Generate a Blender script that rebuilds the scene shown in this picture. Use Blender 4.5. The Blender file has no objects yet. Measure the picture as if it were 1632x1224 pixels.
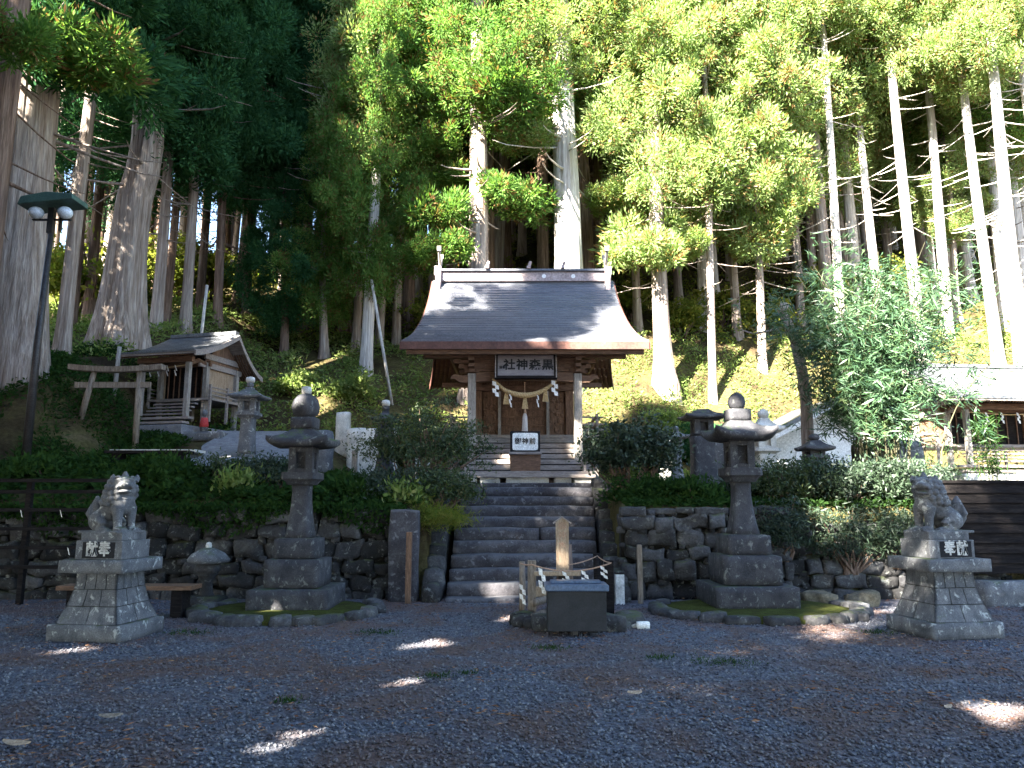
import bpy, bmesh, math, random
import numpy as np
from mathutils import Vector, Matrix, noise
R = math.radians
rnd = random.Random(11)
rng = np.random.default_rng(11)
scene = bpy.context.scene
COL = scene.collection
# ------------------------------------------------------------------ camera model
F = 1200.0; TH = math.atan(188 / 1200.0); CT, ST = math.cos(TH), math.sin(TH); EYE = 1.6
def at(px, py, Y):
    u = (px - 816) / F; v = (612 - py) / F
    t = Y / (CT - v * ST)
    return Vector((u * t, Y, EYE + (ST + v * CT) * t))
# ------------------------------------------------------------------ mesh helpers
def np_mesh(name, V, Fc, smooth=False):
    V = np.ascontiguousarray(V, dtype=np.float32); Fc = np.ascontiguousarray(Fc, dtype=np.int32)
    me = bpy.data.meshes.new(name); n, k = Fc.shape
    me.vertices.add(len(V)); me.vertices.foreach_set('co', V.ravel())
    me.loops.add(n * k); me.loops.foreach_set('vertex_index', Fc.ravel())
    me.polygons.add(n)
    me.polygons.foreach_set('loop_start', np.arange(0, n * k, k, dtype=np.int32))
    me.update(calc_edges=True); me.validate()
    if smooth: me.polygons.foreach_set('use_smooth', np.ones(len(me.polygons), dtype=bool))
    return me
def link(name, me, parent=None, mat=None, loc=None):
    o = bpy.data.objects.new(name, me); COL.objects.link(o)
    if mat is not None and len(me.materials) == 0: me.materials.append(mat)
    if parent: o.parent = parent
    if loc is not None: o.location = loc
    return o
def tag(o, label=None, cat=None, group=None, kind=None):
    if label: o['label'] = label
    if cat: o['category'] = cat
    if group: o['group'] = group
    if kind: o['kind'] = kind
    return o
def thing(name, loc, label, cat, group=None, rz=0):
    o = bpy.data.objects.new(name, None); COL.objects.link(o); o.location = loc
    o.rotation_euler = (0, 0, rz); o.empty_display_size = .2
    return tag(o, label, cat, group)
class MB:
    def __init__(s): s.v = []; s.f = []
    def add(s, vs, fs, M=None):
        b = len(s.v)
        s.v += [tuple(M @ Vector(p)) if M else tuple(p) for p in vs]
        s.f += [tuple(b + i for i in f) for f in fs]; return s
    def box(s, x0, x1, y0, y1, z0, z1, M=None, tx=0, ty=0):   # tx,ty: inset of the top
        vs = [(x0,y0,z0),(x1,y0,z0),(x1,y1,z0),(x0,y1,z0),(x0+tx,y0+ty,z1),(x1-tx,y0+ty,z1),(x1-tx,y1-ty,z1),(x0+tx,y1-ty,z1)]
        return s.add(vs, [(3,2,1,0),(4,5,6,7),(0,1,5,4),(1,2,6,5),(2,3,7,6),(3,0,4,7)], M)
    def tube(s, pts, rad, seg=8, M=None, cap=True):
        pts = [Vector(p) for p in pts]; n = len(pts)
        if not hasattr(rad, '__len__'): rad = [rad] * n
        vs = []; fs = []; ref = None
        for i, p in enumerate(pts):
            d = (pts[min(i+1, n-1)] - pts[max(i-1, 0)])
            if d.length < 1e-9: d = Vector((0,0,1))
            d.normalize()
            if ref is None:
                ref = Vector((1,0,0)) if abs(d.x) < .9 else Vector((0,1,0))
            a = (ref - d * ref.dot(d)).normalized(); ref = a; b = d.cross(a)
            for k in range(seg):
                t = 2*math.pi*k/seg; vs.append(p + (a*math.cos(t) + b*math.sin(t)) * rad[i])
        for i in range(n-1):
            for k in range(seg):
                k2 = (k+1) % seg; fs.append((i*seg+k, i*seg+k2, (i+1)*seg+k2, (i+1)*seg+k))
        if cap: fs.append(tuple(range(seg-1, -1, -1))); fs.append(tuple((n-1)*seg+k for k in range(seg)))
        return s.add(vs, fs, M)
    def lathe(s, prof, seg=24, M=None, sq=0, rot=0, wob=0, seed=0):  # prof: (r,z); sq>0 -> squarish ring; sq value = corner sharpness 0..1
        vs = []; fs = []; n = len(prof)
        for i, (r, z) in enumerate(prof):
            for k in range(seg):
                t = 2*math.pi*(k+.5)/seg + rot; c, q = math.cos(t), math.sin(t)
                m = 1.0
                if sq: m = (1-sq) + sq / max(abs(c), abs(q))
                if wob: m *= 1 + wob * noise.noise(Vector((c*2+seed, q*2, z*4)))
                vs.append((r*m*c, r*m*q, z))
        for i in range(n-1):
            for k in range(seg):
                k2 = (k+1) % seg; fs.append((i*seg+k, i*seg+k2, (i+1)*seg+k2, (i+1)*seg+k))
        fs.append(tuple(range(seg-1, -1, -1))); fs.append(tuple((n-1)*seg+k for k in range(seg)))
        return s.add(vs, fs, M)
    def prism(s, poly, d0, d1, axis='y', M=None):   # poly in (a,b); axis y -> (x,z); axis x -> (y,z); axis z -> (x,y)
        n = len(poly)
        def p3(a, b, d): return (a, d, b) if axis == 'y' else ((d, a, b) if axis == 'x' else (a, b, d))
        vs = [p3(a, b, d0) for a, b in poly] + [p3(a, b, d1) for a, b in poly]
        fs = [tuple(range(n)), tuple(range(2*n-1, n-1, -1))] + [(i, n+i, n+(i+1) % n, (i+1) % n) for i in range(n)]
        return s.add(vs, fs, M)
    def rock(s, cx, cy, cz, sx, sy, sz, r=.5, nz=.06, div=4, seed=0, M=None, nf=2.0):  # rounded, roughened block (half sizes)
        vs = {}; out = []; fs = []
        def idx(q):
            k = tuple(round(a, 4) for a in q)
            if k not in vs:
                vs[k] = len(out)
                h = Vector((sx, sy, sz)); rr = r * min(sx, sy, sz)
                dq = Vector((q[0]**3, q[1]**3, q[2]**3)).normalized()
                p = Vector((q[0]*(h.x-rr), q[1]*(h.y-rr), q[2]*(h.z-rr))) + dq*rr
                w = Vector((cx, cy, cz)) + p
                nn = noise.noise_vector(w*nf + Vector((seed*3.7, seed*1.3, 0)))
                p += nn*nz*min(1, 3*min(sx, sy, sz))
                out.append((cx+p.x, cy+p.y, cz+p.z))
            return vs[k]
        lx = [max(2, min(40, int(div*a/min(sx, sy, sz)))) for a in (sx, sy, sz)]
        for ax in range(3):
            a, b = (ax+1) % 3, (ax+2) % 3
            na, nb = lx[a], lx[b]
            for sgn in (-1, 1):
                for i in range(na):
                    for j in range(nb):
                        qs = []
                        for (ii, jj) in ((i, j), (i+1, j), (i+1, j+1), (i, j+1)):
                            q = [0, 0, 0]; q[ax] = sgn; q[a] = -1+2*ii/na; q[b] = -1+2*jj/nb; qs.append(idx(q))
                        fs.append(tuple(qs if sgn > 0 else qs[::-1]))
        return s.add(out, fs, M)
    def build(s, name, mat, parent=None, smooth=False, bevel=0, loc=None, seg=2):
        me = bpy.data.meshes.new(name); me.from_pydata(s.v, [], s.f); me.validate(); me.update()
        if smooth:
            me.polygons.foreach_set('use_smooth', np.ones(len(me.polygons), dtype=bool))
        o = link(name, me, parent, mat, loc)
        if bevel:
            m = o.modifiers.new('Bevel', 'BEVEL'); m.width = bevel; m.segments = seg; m.limit_method = 'ANGLE'; m.angle_limit = R(35)
        return o
def copy_tree(o, parent=None):
    c = o.copy(); COL.objects.link(c)
    if parent: c.parent = parent
    for ch in list(o.children): copy_tree(ch, c)
    return c
# ------------------------------------------------------------------ materials
def new_mat(name):
    m = bpy.data.materials.new(name); m.use_nodes = True; nt = m.node_tree; nt.nodes.clear()
    out = nt.nodes.new('ShaderNodeOutputMaterial'); return m, nt, out
def ramp(nt, fac, cols, pos=None):
    r = nt.nodes.new('ShaderNodeValToRGB'); n = len(cols)
    while len(r.color_ramp.elements) < n: r.color_ramp.elements.new(.5)
    for i, c in enumerate(cols):
        e = r.color_ramp.elements[i]; e.position = pos[i] if pos else i/(n-1)
    for i, c in enumerate(cols): r.color_ramp.elements[i].color = (*c, 1)
    nt.links.new(fac, r.inputs[0]); return r.outputs[0]
def nz(nt, vec, scale, detail=6, rough=.6, dist=0):
    n = nt.nodes.new('ShaderNodeTexNoise'); n.inputs['Scale'].default_value = scale; n.inputs['Detail'].default_value = detail
    n.inputs['Roughness'].default_value = rough; n.inputs['Distortion'].default_value = dist
    nt.links.new(vec, n.inputs['Vector']); return n.outputs['Fac']
def mathn(nt, op, a, b):
    m = nt.nodes.new('ShaderNodeMath'); m.operation = op
    for i, q in enumerate((a, b)):
        if isinstance(q, (int, float)): m.inputs[i].default_value = q
        else: nt.links.new(q, m.inputs[i])
    return m.outputs[0]
def mixc(nt, fac, a, b, mode='MIX'):
    m = nt.nodes.new('ShaderNodeMix'); m.data_type = 'RGBA'; m.blend_type = mode
    if isinstance(fac, (int, float)): m.inputs[0].default_value = fac
    else: nt.links.new(fac, m.inputs[0])
    for i, q in ((6, a), (7, b)):
        if isinstance(q, tuple): m.inputs[i].default_value = (*q, 1)
        else: nt.links.new(q, m.inputs[i])
    return m.outputs[2]
def surf(name, cols, scale=3, stretch=(1, 1, 1), bump=.4, bdist=.02, rough=.85, fine=40, moss=None, moss_lo=.5, spec=.3, metal=0, pos=None, lichen=None, island=None):
    m, nt, out = new_mat(name)
    tc = nt.nodes.new('ShaderNodeTexCoord'); mp = nt.nodes.new('ShaderNodeMapping'); mp.inputs['Scale'].default_value = stretch
    nt.links.new(tc.outputs['Object'], mp.inputs[0]); v = mp.outputs[0]
    a = nz(nt, v, scale, 8, .62, .3); c = ramp(nt, a, cols, pos or [.3 + .4*i/(len(cols)-1) for i in range(len(cols))])
    f = nz(nt, v, fine, 4, .7)
    c = mixc(nt, 1.0, c, ramp(nt, f, [(.45,)*3, (1.35,)*3], [.25, .75]), 'MULTIPLY')
    if island:
        gi = nt.nodes.new('ShaderNodeNewGeometry'); c = mixc(nt, 1.0, c, ramp(nt, gi.outputs['Random Per Island'], [(island[0],)*3, (1.0, .96, .9), (island[1],)*3]), 'MULTIPLY')
    if lichen:
        l = nz(nt, tc.outputs['Object'], 9, 5, .7, .5)
        c = mixc(nt, ramp(nt, l, [(0,)*3, (1,)*3], [.57, .64]), c, lichen)
    if moss:
        g = nt.nodes.new('ShaderNodeNewGeometry'); sp = nt.nodes.new('ShaderNodeSeparateXYZ'); nt.links.new(g.outputs['Normal'], sp.inputs[0])
        mm = nz(nt, tc.outputs['Object'], 4, 6, .7)
        k = mathn(nt, 'ADD', mathn(nt, 'MULTIPLY', sp.outputs[2], .25), mm)
        c = mixc(nt, ramp(nt, k, [(0,)*3, (1,)*3], [moss_lo, moss_lo+.15]), c, moss)
    b = nt.nodes.new('ShaderNodeBsdfPrincipled'); nt.links.new(c, b.inputs['Base Color'])
    b.inputs['Roughness'].default_value = rough; b.inputs['Metallic'].default_value = metal; b.inputs['Specular IOR Level'].default_value = spec
    if bump:
        bp = nt.nodes.new('ShaderNodeBump'); bp.inputs['Strength'].default_value = bump; bp.inputs['Distance'].default_value = bdist
        h = mathn(nt, 'ADD', a, mathn(nt, 'MULTIPLY', f, .5)); nt.links.new(h, bp.inputs['Height']); nt.links.new(bp.outputs[0], b.inputs['Normal'])
    nt.links.new(b.outputs[0], out.inputs[0]); return m
def leafmat(name, cols, tr=.35, gloss=0, nscale=.6, brown=None):
    m, nt, out = new_mat(name); g = nt.nodes.new('ShaderNodeNewGeometry')
    tc = nt.nodes.new('ShaderNodeTexCoord')
    a = nz(nt, tc.outputs['Object'], nscale, 3, .6)
    k = mathn(nt, 'ADD', mathn(nt, 'MULTIPLY', g.outputs['Random Per Island'], .6), mathn(nt, 'MULTIPLY', mathn(nt, 'SUBTRACT', a, .3), 1.0))
    c = ramp(nt, k, cols)
    if brown:
        bn = nz(nt, tc.outputs['Object'], 1.7, 3, .6); bk = mathn(nt, 'ADD', mathn(nt, 'MULTIPLY', g.outputs['Random Per Island'], .35), bn)
        c = mixc(nt, ramp(nt, bk, [(0,)*3, (1,)*3], [.78, .86]), c, brown)
    if gloss:
        d = nt.nodes.new('ShaderNodeBsdfPrincipled'); d.inputs['Roughness'].default_value = gloss; nt.links.new(c, d.inputs['Base Color'])
        d.inputs['Specular IOR Level'].default_value = .5
    else:
        d = nt.nodes.new('ShaderNodeBsdfDiffuse'); nt.links.new(c, d.inputs[0])
    t = nt.nodes.new('ShaderNodeBsdfTranslucent'); nt.links.new(mixc(nt, 1.0, c, (1.1, 1.15, .6), 'MULTIPLY'), t.inputs[0])
    mx = nt.nodes.new('ShaderNodeMixShader'); mx.inputs[0].default_value = tr
    nt.links.new(d.outputs[0], mx.inputs[1]); nt.links.new(t.outputs[0], mx.inputs[2]); nt.links.new(mx.outputs[0], out.inputs[0]); return m
def plain(name, col, rough=.6, metal=0, spec=.4): return surf(name, [tuple(c*.85 for c in col), tuple(min(1, c*1.1) for c in col)], 6, bump=.1, rough=rough, metal=metal, spec=spec)
SUN = (R(218), R(37))
M = {}
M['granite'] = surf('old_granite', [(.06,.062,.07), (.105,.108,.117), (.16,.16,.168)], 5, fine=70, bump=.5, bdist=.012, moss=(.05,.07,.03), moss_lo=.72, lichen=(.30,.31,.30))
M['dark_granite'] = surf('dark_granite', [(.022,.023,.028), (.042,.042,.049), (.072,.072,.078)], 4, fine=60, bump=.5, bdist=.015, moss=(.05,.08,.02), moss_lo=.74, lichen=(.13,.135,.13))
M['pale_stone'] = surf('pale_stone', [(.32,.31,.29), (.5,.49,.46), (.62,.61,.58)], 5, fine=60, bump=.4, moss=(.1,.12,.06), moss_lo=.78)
M['field_stone'] = surf('field_stone', [(.013,.013,.015), (.027,.027,.030), (.06,.06,.062)], 2.2, fine=30, bump=.8, bdist=.03, moss=(.05,.06,.025), moss_lo=.68, lichen=(.12,.125,.12), island=(.45, 2.3))
M['step_stone'] = surf('step_stone', [(.024,.023,.029), (.048,.046,.054), (.088,.083,.09)], 3, fine=40, bump=.8, bdist=.02, moss=(.09,.09,.098), moss_lo=.60, lichen=(.13,.13,.14))  # faces that look up mix to a paler grey through the moss input
M['mortar'] = surf('dark_earth_joint', [(.008,.007,.006), (.02,.018,.015)], 8, bump=.6, bdist=.03)
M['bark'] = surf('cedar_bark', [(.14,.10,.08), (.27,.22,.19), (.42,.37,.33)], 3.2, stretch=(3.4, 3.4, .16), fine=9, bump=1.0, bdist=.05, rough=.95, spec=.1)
M['pale_lit_bark'] = surf('pale_lit_cedar_bark', [(.30,.26,.23), (.48,.44,.40), (.60,.56,.52)], 3.4, stretch=(3.2, 3.2, .16), fine=10, bump=.9, bdist=.05, rough=.95, spec=.1)  # bark whitened in its colour for the trunks standing in sun
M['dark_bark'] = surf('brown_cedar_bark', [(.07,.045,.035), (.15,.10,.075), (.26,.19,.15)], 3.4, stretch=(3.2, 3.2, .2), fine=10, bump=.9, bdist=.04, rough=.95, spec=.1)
M['wood'] = surf('aged_brown_wood', [(.07,.036,.022), (.13,.07,.042), (.21,.125,.08)], 5, stretch=(1, 6, 6), fine=25, bump=.3, bdist=.01, rough=.7)
M['wood_v'] = surf('aged_brown_wood_upright', [(.075,.04,.025), (.145,.08,.048), (.22,.135,.088)], 5, stretch=(6, 6, 1), fine=25, bump=.3, bdist=.01, rough=.7)
M['grey_wood'] = surf('silvered_wood', [(.16,.14,.12), (.26,.235,.21), (.36,.33,.30)], 5, stretch=(5, 5, .8), fine=25, bump=.4, bdist=.01, rough=.85)
M['grey_wood_h'] = surf('silvered_planks', [(.15,.125,.11), (.25,.215,.195), (.34,.30,.275)], 5, stretch=(.8, 6, 6), fine=25, bump=.4, bdist=.01, rough=.85)
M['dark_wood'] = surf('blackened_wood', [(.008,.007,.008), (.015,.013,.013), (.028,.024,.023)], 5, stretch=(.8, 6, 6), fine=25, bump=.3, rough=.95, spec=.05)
M['fresh_wood'] = surf('fresh_pale_wood', [(.20,.14,.09), (.30,.22,.15), (.38,.30,.22)], 5, stretch=(7, 7, 1), fine=25, bump=.2, rough=.7)
M['wet_wood'] = surf('weathered_post_wood', [(.09,.07,.055), (.2,.16,.125), (.3,.25,.2)], 4, stretch=(6, 6, .8), fine=25, bump=.6, rough=.85)
M['roof_copper'] = surf('blue_grey_copper_roof', [(.085,.09,.108), (.12,.126,.15), (.16,.165,.19)], 1.6, stretch=(1, 3, 3), fine=22, bump=.12, rough=.42, metal=.35, spec=.5)
M['roof_side'] = surf('brown_eave_copper', [(.06,.025,.02), (.095,.04,.03), (.13,.06,.045)], 2.5, fine=20, bump=.1, rough=.5, spec=.4)
M['ridge'] = surf('ridge_copper', [(.22,.17,.17), (.33,.27,.27), (.42,.36,.35)], 2, fine=20, bump=.1, rough=.5, metal=.2)
M['iron_roof'] = surf('grey_sheet_roof', [(.09,.095,.105), (.13,.137,.148), (.17,.178,.19)], 2, fine=20, bump=.15, rough=.4, metal=.4)
M['white'] = plain('white_paint', (.75,.75,.74)); M['paper'] = plain('white_paper', (.8,.8,.8), .9)
M['plaster'] = surf('white_plaster', [(.62,.61,.59), (.74,.73,.71), (.8,.79,.77)], 1.5, fine=20, bump=.1, rough=.9)
M['black'] = plain('black_lacquer', (.012,.012,.015), .75, 0, .2); M['ink'] = plain('black_ink', (.01,.01,.012), .8)
M['board'] = surf('weathered_board', [(.15,.13,.14), (.20,.18,.185), (.26,.235,.23)], 4, stretch=(1, 5, 5), bump=.2, rough=.8)
M['slate'] = surf('dark_slate_box', [(.010,.011,.014), (.017,.018,.022), (.026,.027,.033)], 4, fine=80, bump=.3, bdist=.006, rough=.6)
M['blue_top'] = surf('blue_grey_metal_top', [(.05,.08,.15), (.08,.12,.20), (.12,.16,.24)], 5, bump=.1, rough=.35, metal=.3)
M['rope'] = surf('straw_rope', [(.28,.18,.08), (.45,.32,.16), (.58,.44,.25)], 14, stretch=(1, 4, 4), fine=60, bump=.8, rough=.9)
M['cord'] = plain('brown_cord', (.35,.22,.15), .9)
M['red'] = plain('faded_red_cloth', (.45,.04,.04), .8); M['rust'] = plain('rusty_red_paint', (.30,.05,.035), .8)
M['metal'] = surf('dark_pole_metal', [(.03,.028,.028), (.06,.055,.055)], 8, bump=.2, rough=.5, metal=.4)
M['green_roof'] = surf('green_copper_sheet', [(.05,.10,.09), (.08,.15,.13)], 5, bump=.2, rough=.5, metal=.3)
M['glass'] = plain('frosted_globe', (.62,.68,.75), .15, 0, .6)
M['culm'] = surf('bamboo_stem', [(.025,.025,.012), (.06,.055,.025)], 4, bump=.1, rough=.6)
M['moss'] = surf('moss_mound', [(.03,.03,.012), (.05,.055,.015), (.065,.078,.02)], 6, fine=50, bump=.9, bdist=.03, rough=1, spec=.05)
M['path'] = surf('grey_gravel_path', [(.13,.13,.145), (.2,.2,.22), (.27,.27,.285)], 9, fine=60, bump=.8, bdist=.03, rough=.95)
M['white_stone'] = plain('white_pebble', (.72,.7,.66), .8)
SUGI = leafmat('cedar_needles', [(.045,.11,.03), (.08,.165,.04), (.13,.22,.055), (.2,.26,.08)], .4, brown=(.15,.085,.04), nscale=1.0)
SUGI_SHADE = leafmat('shade_dark_cedar_needles', [(.016,.052,.026), (.03,.085,.036), (.05,.125,.045)], .3)  # shade on the left-hand trees put into the needle colour
SUGI_LIT = leafmat('sunlit_cedar_needles', [(.10,.17,.055), (.17,.25,.085), (.24,.31,.13), (.31,.33,.18)], .45, brown=(.22,.13,.06), nscale=1.0)  # needle colour brightened to carry the sunlight on the lit trees
GRASS = leafmat('bank_leaves', [(.07,.11,.03), (.12,.18,.05), (.19,.24,.08), (.27,.27,.14)], .4, nscale=.8)
AZALEA = leafmat('azalea_leaves', [(.012,.022,.009), (.024,.044,.014), (.042,.07,.018), (.09,.075,.03)], .25, gloss=.65, nscale=2)
CAMELL = leafmat('glossy_dark_leaves', [(.009,.02,.011), (.018,.036,.017), (.032,.055,.025)], .2, gloss=.6, nscale=2)
FERN = leafmat('fern_leaves', [(.012,.028,.010), (.025,.055,.016), (.045,.09,.022)], .35, nscale=1.5)
BAMBOO = leafmat('bamboo_leaves', [(.016,.042,.024), (.03,.07,.034), (.05,.10,.045), (.09,.12,.045)], .25, gloss=.45, nscale=1.5)
YELLOW = leafmat('yellowing_leaves', [(.06,.10,.02), (.11,.15,.03), (.18,.19,.04), (.22,.18,.06)], .5, nscale=1.5)
# ------------------------------------------------------------------ leaf clouds
def unit(a): return a / np.maximum(np.linalg.norm(a, axis=1, keepdims=True), 1e-9)
def leaves(P, D, L, W):
    n = len(P); D = unit(D); S = unit(np.cross(D, rng.normal(size=(n, 3))))
    L = np.broadcast_to(np.asarray(L, float), (n,))[:, None]; W = np.broadcast_to(np.asarray(W, float), (n,))[:, None]
    mid = P + D*L*.42
    V = np.stack([P, mid + S*W*.5, P + D*L, mid - S*W*.5], 1).reshape(-1, 3)
    return V, np.arange(4*n).reshape(n, 4)
def clumps(C, Rr, n_each, llen, lwid, up=.4, flat=1.0):
    k = len(C); n = k*n_each; U = unit(rng.normal(size=(n, 3)))
    c = np.repeat(C, n_each, 0); r = np.repeat(Rr, n_each)[:, None]
    sc = np.array([1, 1, flat])
    P = c + U*sc*r*rng.uniform(.3, .95, (n, 1))
    D = U*sc + rng.normal(size=(n, 3))*.35 + np.array([0, 0, up])
    return leaves(P, D, r[:, 0]*(np.repeat(llen, n_each) if hasattr(llen, '__len__') else llen)*rng.uniform(.6, 1.3, n), r[:, 0]*(np.repeat(lwid, n_each) if hasattr(lwid, '__len__') else lwid)*rng.uniform(.7, 1.2, n))
def crown_mesh(name, H, Rm, nc, ne, full=False, base=.12):
    t = rng.uniform(0, 1, nc)**(.9); a = rng.uniform(0, 2*np.pi, nc)
    prof = Rm*np.minimum(1, (t+.03)/base)**.7*(1-t)**.62
    nn = 1 + .35*np.sin(3*a + t*11) + .2*np.sin(5*a - t*23)
    rad = prof*nn*np.sqrt(rng.uniform(.12, 1, nc))
    C = np.stack([np.cos(a)*rad, np.sin(a)*rad, t*H - .12*rad], 1)
    Rr = rng.uniform(.3, 1.0, nc)*(1-.35*t)
    V, Fc = clumps(C, Rr, ne, .165/Rr, .05/Rr, up=.3)
    return np_mesh(name, V, Fc), C
CROWNS = [crown_mesh('crown', 16, 2.9, 300, 400)[0] for _ in range(4)]
FULLS = [crown_mesh('crown', 16, 3.0, 370, 400, base=.25)[0] for _ in range(3)]
for me in CROWNS: me.materials.append(SUGI)
for me in FULLS: me.materials.append(SUGI)
def with_mat(me, mat):
    c = me.copy(); c.materials.clear(); c.materials.append(mat); return c
FULL_D = [with_mat(m, SUGI_SHADE) for m in FULLS]; FULL_L = [with_mat(m, SUGI_LIT) for m in FULLS]; CROWN_L = [with_mat(m, SUGI_LIT) for m in CROWNS]
CROWN_D = [with_mat(m, SUGI_SHADE) for m in CROWNS]
def trunk_mb(H, r0, pts=None, flare=1.5, seg=12, limbs=(6, 14, 20, 1.2), seed=0, ribs=.08, rf=2):
    rr = random.Random(seed); mb = MB(); n = 26; vs = []; fs = []
    def cen(t):
        z = t*H
        if pts:
            for (z0, x0, y0), (z1, x1, y1) in zip(pts, pts[1:]):
                if z0 <= z <= z1:
                    k = (z-z0)/(z1-z0); k = k*k*(3-2*k); return Vector((x0+(x1-x0)*k, y0+(y1-y0)*k, z))
            return Vector((pts[-1][1], pts[-1][2], z))
        return Vector((.12*math.sin(t*5+seed), .1*math.cos(t*4+seed), z))
    for i in range(n+1):
        t = (i/n)**1.5; c = cen(t); r = r0*(1-.82*t); fl = math.exp(-t*H/(r0*2.2))
        for k in range(seg):
            a = 2*math.pi*k/seg
            q = r*(1 + (flare-1)*fl*(1+.45*math.sin(a*4+seed)) + ribs*noise.noise(Vector((math.cos(a)*rf+seed, math.sin(a)*rf, c.z*.15))))
            vs.append((c.x+q*math.cos(a), c.y+q*math.sin(a), c.z - (.5 if i == 0 else 0)))
    for i in range(n):
        for k in range(seg):
            k2 = (k+1) % seg; fs.append((i*seg+k, i*seg+k2, (i+1)*seg+k2, (i+1)*seg+k))
    fs.append(tuple(n*seg+k for k in range(seg))); mb.add(vs, fs)
    z0, z1, cnt, ln = limbs
    for _ in range(cnt):
        z = rr.uniform(z0, z1); t = z/H; c = cen(t); a = rr.uniform(0, 6.28); L = ln*rr.uniform(.4, 1.4)
        d = Vector((math.cos(a), math.sin(a), 0)); r = .022*rr.uniform(.7, 1.6)*(1 if r0 < .4 else 1.8)
        mb.tube([c + d*r0*.4, c + d*(r0*.5+L*.4) - Vector((0, 0, L*.12)), c + d*(r0*.5+L*.8) - Vector((0, 0, L*.20)), c+d*(r0*.5+L) - Vector((0, 0, L*.2))], [r*1.0, r*.7, r*.45, r*.15], 4, cap=False)
    return mb
def mesh_of(mb, name, mat, smooth=True):
    me = bpy.data.meshes.new(name); me.from_pydata(mb.v, [], mb.f); me.update(); me.materials.append(mat)
    if smooth: me.polygons.foreach_set('use_smooth', np.ones(len(me.polygons), dtype=bool))
    return me
TR = [mesh_of(trunk_mb(27, .24, seed=s, limbs=(5, 14, 26, 1.1)), 'trunk', M['bark']) for s in (1, 2, 3)]
TRD = [with_mat(m, M['dark_bark']) for m in TR]; TRP = [with_mat(m, M['pale_lit_bark']) for m in TR]
# ------------------------------------------------------------------ terrain
def interp(y, ys, zs): return np.interp(y, ys, zs)
def sstep(a, b, x): t = np.clip((x-a)/(b-a), 0, 1); return t*t*(3-2*t)
def H0(x, y, trench=False):
    c = interp(y, [13, 16.0, 21, 27, 60, 90], [1.5, 1.90, 2.05, 7.0, 29, 34])
    l = interp(y, [13, 14.6, 17, 18.5, 20.5, 27, 60, 90], [1.48, 2.15, 2.72, 3.2, 3.5, 7.0, 23, 26])
    ll = interp(y, [13, 15, 17, 21, 27, 60, 90], [1.5, 2.3, 4.3, 5.9, 8.4, 22, 25])
    r = interp(y, [13, 16, 22.5, 28, 60, 90], [1.5, 1.85, 1.95, 7.3, 30, 35])
    wl = sstep(-2.6, -5.0, x); wll = sstep(-8.6, -11.0, x); wr = sstep(4, 7, x)
    z = c*(1-wl) + l*wl; z = z*(1-wll) + ll*wll; z = z*(1-wr) + r*wr
    if trench: z = np.where((np.abs(x-.22) < 1.62) & (y < 16.15), -.3, z)
    return z
def H1(x, y):
    return float(H0(np.array(x, float), np.array(y, float)))
def terrain():
    xs = np.unique(np.round(np.concatenate([np.arange(-75, 75.1, .5), np.arange(-2, 2.3, .1)]), 3)); ys = np.concatenate([np.arange(13.12, 34, .3), np.arange(34, 96, 1.0)])
    X, Y = np.meshgrid(xs, ys); Z = H0(X, Y, True)
    N = np.array([noise.fractal(Vector((a*.35, b*.35, 0)), 1, 2, 4) for a, b in zip(X.ravel(), Y.ravel())]).reshape(X.shape)
    Z = Z + N*.22*sstep(20, 24, Y) + N*.06*sstep(-3, -6, X)
    Z = np.vstack([np.full((1, Z.shape[1]), -.4), Z, np.full((1, Z.shape[1]), -.4)]); X = np.vstack([X[:1], X, X[:1]]); Y = np.vstack([Y[:1]-.02, Y, Y[-1:]+.02]); ys = Y[:, 0]
    V = np.stack([X, Y, Z], -1).reshape(-1, 3); w = len(xs); h = len(ys)
    i = (np.arange(h-1)[:, None]*w + np.arange(w-1)[None]).ravel()
    me = np_mesh('hillside', V, np.stack([i, i+1, i+w+1, i+w], 1), True)
    return me
M['hill'] = surf('forest_floor', [(.03,.02,.013), (.055,.042,.022), (.085,.075,.03), (.11,.085,.05)], .7, fine=12, bump=1, bdist=.12, rough=1, spec=.05)
tag(link('hillside', terrain(), mat=M['hill']), kind='structure')
def gravel_mat():
    m, nt, out = new_mat('yard_gravel'); tc = nt.nodes.new('ShaderNodeTexCoord'); v = tc.outputs['Object']
    vo = nt.nodes.new('ShaderNodeTexVoronoi'); vo.inputs['Scale'].default_value = 34; nt.links.new(v, vo.inputs['Vector'])
    sp = nt.nodes.new('ShaderNodeSeparateColor'); nt.links.new(vo.outputs['Color'], sp.inputs[0])
    c = ramp(nt, sp.outputs[0], [(.045,.047,.060), (.09,.094,.118), (.145,.15,.175)])
    big = nz(nt, v, .8, 7, .65, .6); c = mixc(nt, ramp(nt, big, [(0,)*3, (.8,)*3], [.44, .60]), c, (.12,.07,.052))
    gr = nz(nt, v, 1.4, 6, .7); c = mixc(nt, ramp(nt, gr, [(0,)*3, (.5,)*3], [.66, .74]), c, (.03,.055,.02))
    b = nt.nodes.new('ShaderNodeBsdfPrincipled'); b.inputs['Roughness'].default_value = .85; b.inputs['Specular IOR Level'].default_value = .25
    nt.links.new(c, b.inputs['Base Color']); bp = nt.nodes.new('ShaderNodeBump'); bp.inputs['Strength'].default_value = .9; bp.inputs['Distance'].default_value = .02
    h = mathn(nt, 'ADD', mathn(nt, 'MULTIPLY', vo.outputs['Distance'], -1.0), nz(nt, v, 60, 4, .7)); nt.links.new(h, bp.inputs['Height'])
    nt.links.new(bp.outputs[0], b.inputs['Normal']); nt.links.new(b.outputs[0], out.inputs[0]); return m
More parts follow.
